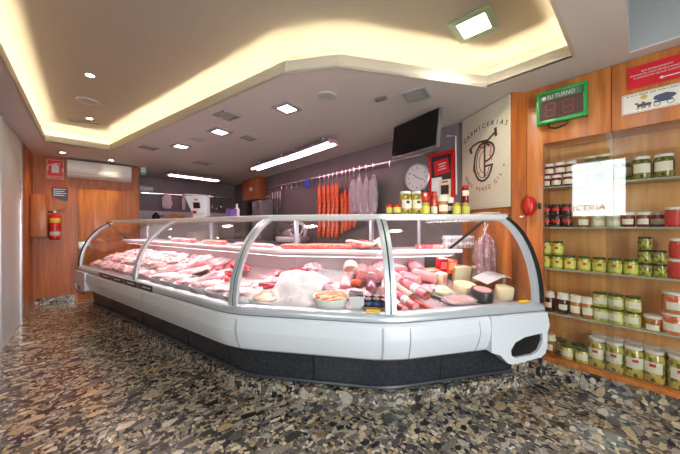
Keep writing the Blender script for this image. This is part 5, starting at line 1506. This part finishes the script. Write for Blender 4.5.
# weighing scale and cleaning things on the counter top of the left run
def lt(px, back):
    P, Q = PATH[0] + MIT[0] * (SET[0] + back), PATH[2] + MIT[2] * (SET[2] + back)
    p, t_ = on_line(px, P, Q); return Vector((p.x, p.y, T0))
p = lt(201, .20)
t = thing('weighing_scale', 'white weighing scale console with dark display on the counter top', 'scale', p, facing(201) - .45)
rotm = Matrix.Rotation(-.16, 3, 'X')
MB().box((0, 0, .02), (.14, .10, .04), .008).build('foot', WHITEP, t)
b = MB(); b.box((0, 0, .145), (.25, .10, .23), .012)
for v in b.bm.verts:
    k = (v.co.z - .03) / .23
    v.co.x = v.co.x * (.66 + .34 * k) - .03 * k; v.co.y = v.co.y * (.8 + .2 * k) - .045 * k + .02
b.build('console', WHITE, t)
b = MB(); b.box((-.02, .0, .268), (.28, .13, .018), .006, Matrix.Rotation(.06, 3, 'Y')); b.build('cap', pm('scale_grey', srgb(190, 190, 190), .3), t)
MB().box((-.02, -.062, .15), (.075, .012, .07), .003, Matrix.Rotation(.2, 3, 'X')).build('display', pm('scale_display', srgb(60, 30, 30), .2), t)
MB().box((-.055, -.043, .072), (.045, .012, .035), .004, Matrix.Rotation(.2, 3, 'X')).build('red_key', RED, t)
MB().box((-.02, -.080, .215), (.04, .012, .022), .004, Matrix.Rotation(.2, 3, 'X')).build('red_badge', pm('badge_pink', srgb(214, 110, 110), .4), t)
p = lt(231.5, .30)
t = thing('purple_box', 'purple square container on the counter top beside the white bottle', 'container', p, .3)
MB().box((0, 0, .045), (.09, .08, .09), .008).build('body', pm('purple_plastic', srgb(112, 84, 160), .4), t)
MB().box((0, 0, .095), (.096, .086, .012), .004).build('lid', pm('purple_dark', srgb(84, 64, 126), .4), t)
p = lt(236.8, .38)
t = thing('white_bottle', 'small white bottle standing behind the purple container', 'bottle', p)
MB().lathe([(0, 0), (.028, 0), (.03, .006), (.03, .10), (.012, .125), (.012, .14), (0, .14)], seg=18).build('body', WHITEP, t)
MB().lathe([(.013, .135), (.014, .16), (.008, .165), (0, .165)], seg=14).build('cap', pm('bottle_cap', srgb(214, 200, 170), .4), t)
# ================================================================== CAMERA, SKY, LIGHT
cam = bpy.data.cameras.new('camera'); co = bpy.data.objects.new('camera', cam); COL.objects.link(co)
cam.sensor_width = 36; cam.lens = F / 680 * 36; cam.clip_start = .02
co.location = (0, 0, H); co.rotation_euler = (PI / 2, 0, -YAW)
sc.camera = co
wd = bpy.data.worlds.new('sky'); sc.world = wd; wd.use_nodes = True
bg = wd.node_tree.nodes['Background']; bg.inputs['Color'].default_value = (.93, .97, 1, 1); bg.inputs['Strength'].default_value = WORLD
def lamp(kind, name, loc, energy, col, size=.1, rot=(0, 0, 0), spot=None, sy=None):
    L = bpy.data.lights.new(name, kind); L.energy = energy; L.color = col
    if kind == 'AREA':
        L.size = size
        if sy: L.shape = 'RECTANGLE'; L.size_y = sy
    else: L.shadow_soft_size = size
    if spot: L.spot_size = R_(spot); L.spot_blend = .6
    o = bpy.data.objects.new(name, L); COL.objects.link(o); o.location = loc; o.rotation_euler = rot
    return o
def portal(name, loc, rot, sx, sy):
    o = lamp('AREA', name, loc, 1, (1, 1, 1), sx, rot, sy=sy); o.data.cycles.is_portal = True
portal('portal', (.225, YF - .05, 1.135), (PI / 2, 0, 0), 1.55, 2.23)
portal('portal', (XL - .08, .47, 1.78), (PI / 2, 0, -PI / 2), .66, .84)
for (x, y, z, e, c, s, ang_) in LAMPS:
    lamp('SPOT', 'spot_lamp', (x, y, z), e, c, s, spot=ang_)
vs = sc.view_settings
vs.view_transform = 'Standard'; vs.look = 'None'; vs.gamma = 1; vs.use_curve_mapping = False; vs.exposure = EXPO
sc.cycles.use_denoising = True
sc.cycles.max_bounces = 10; sc.cycles.transparent_max_bounces = 24; sc.cycles.diffuse_bounces = 4; sc.cycles.glossy_bounces = 4
sc.cycles.sample_clamp_indirect = 6; sc.cycles.caustics_reflective = False; sc.cycles.caustics_refractive = False
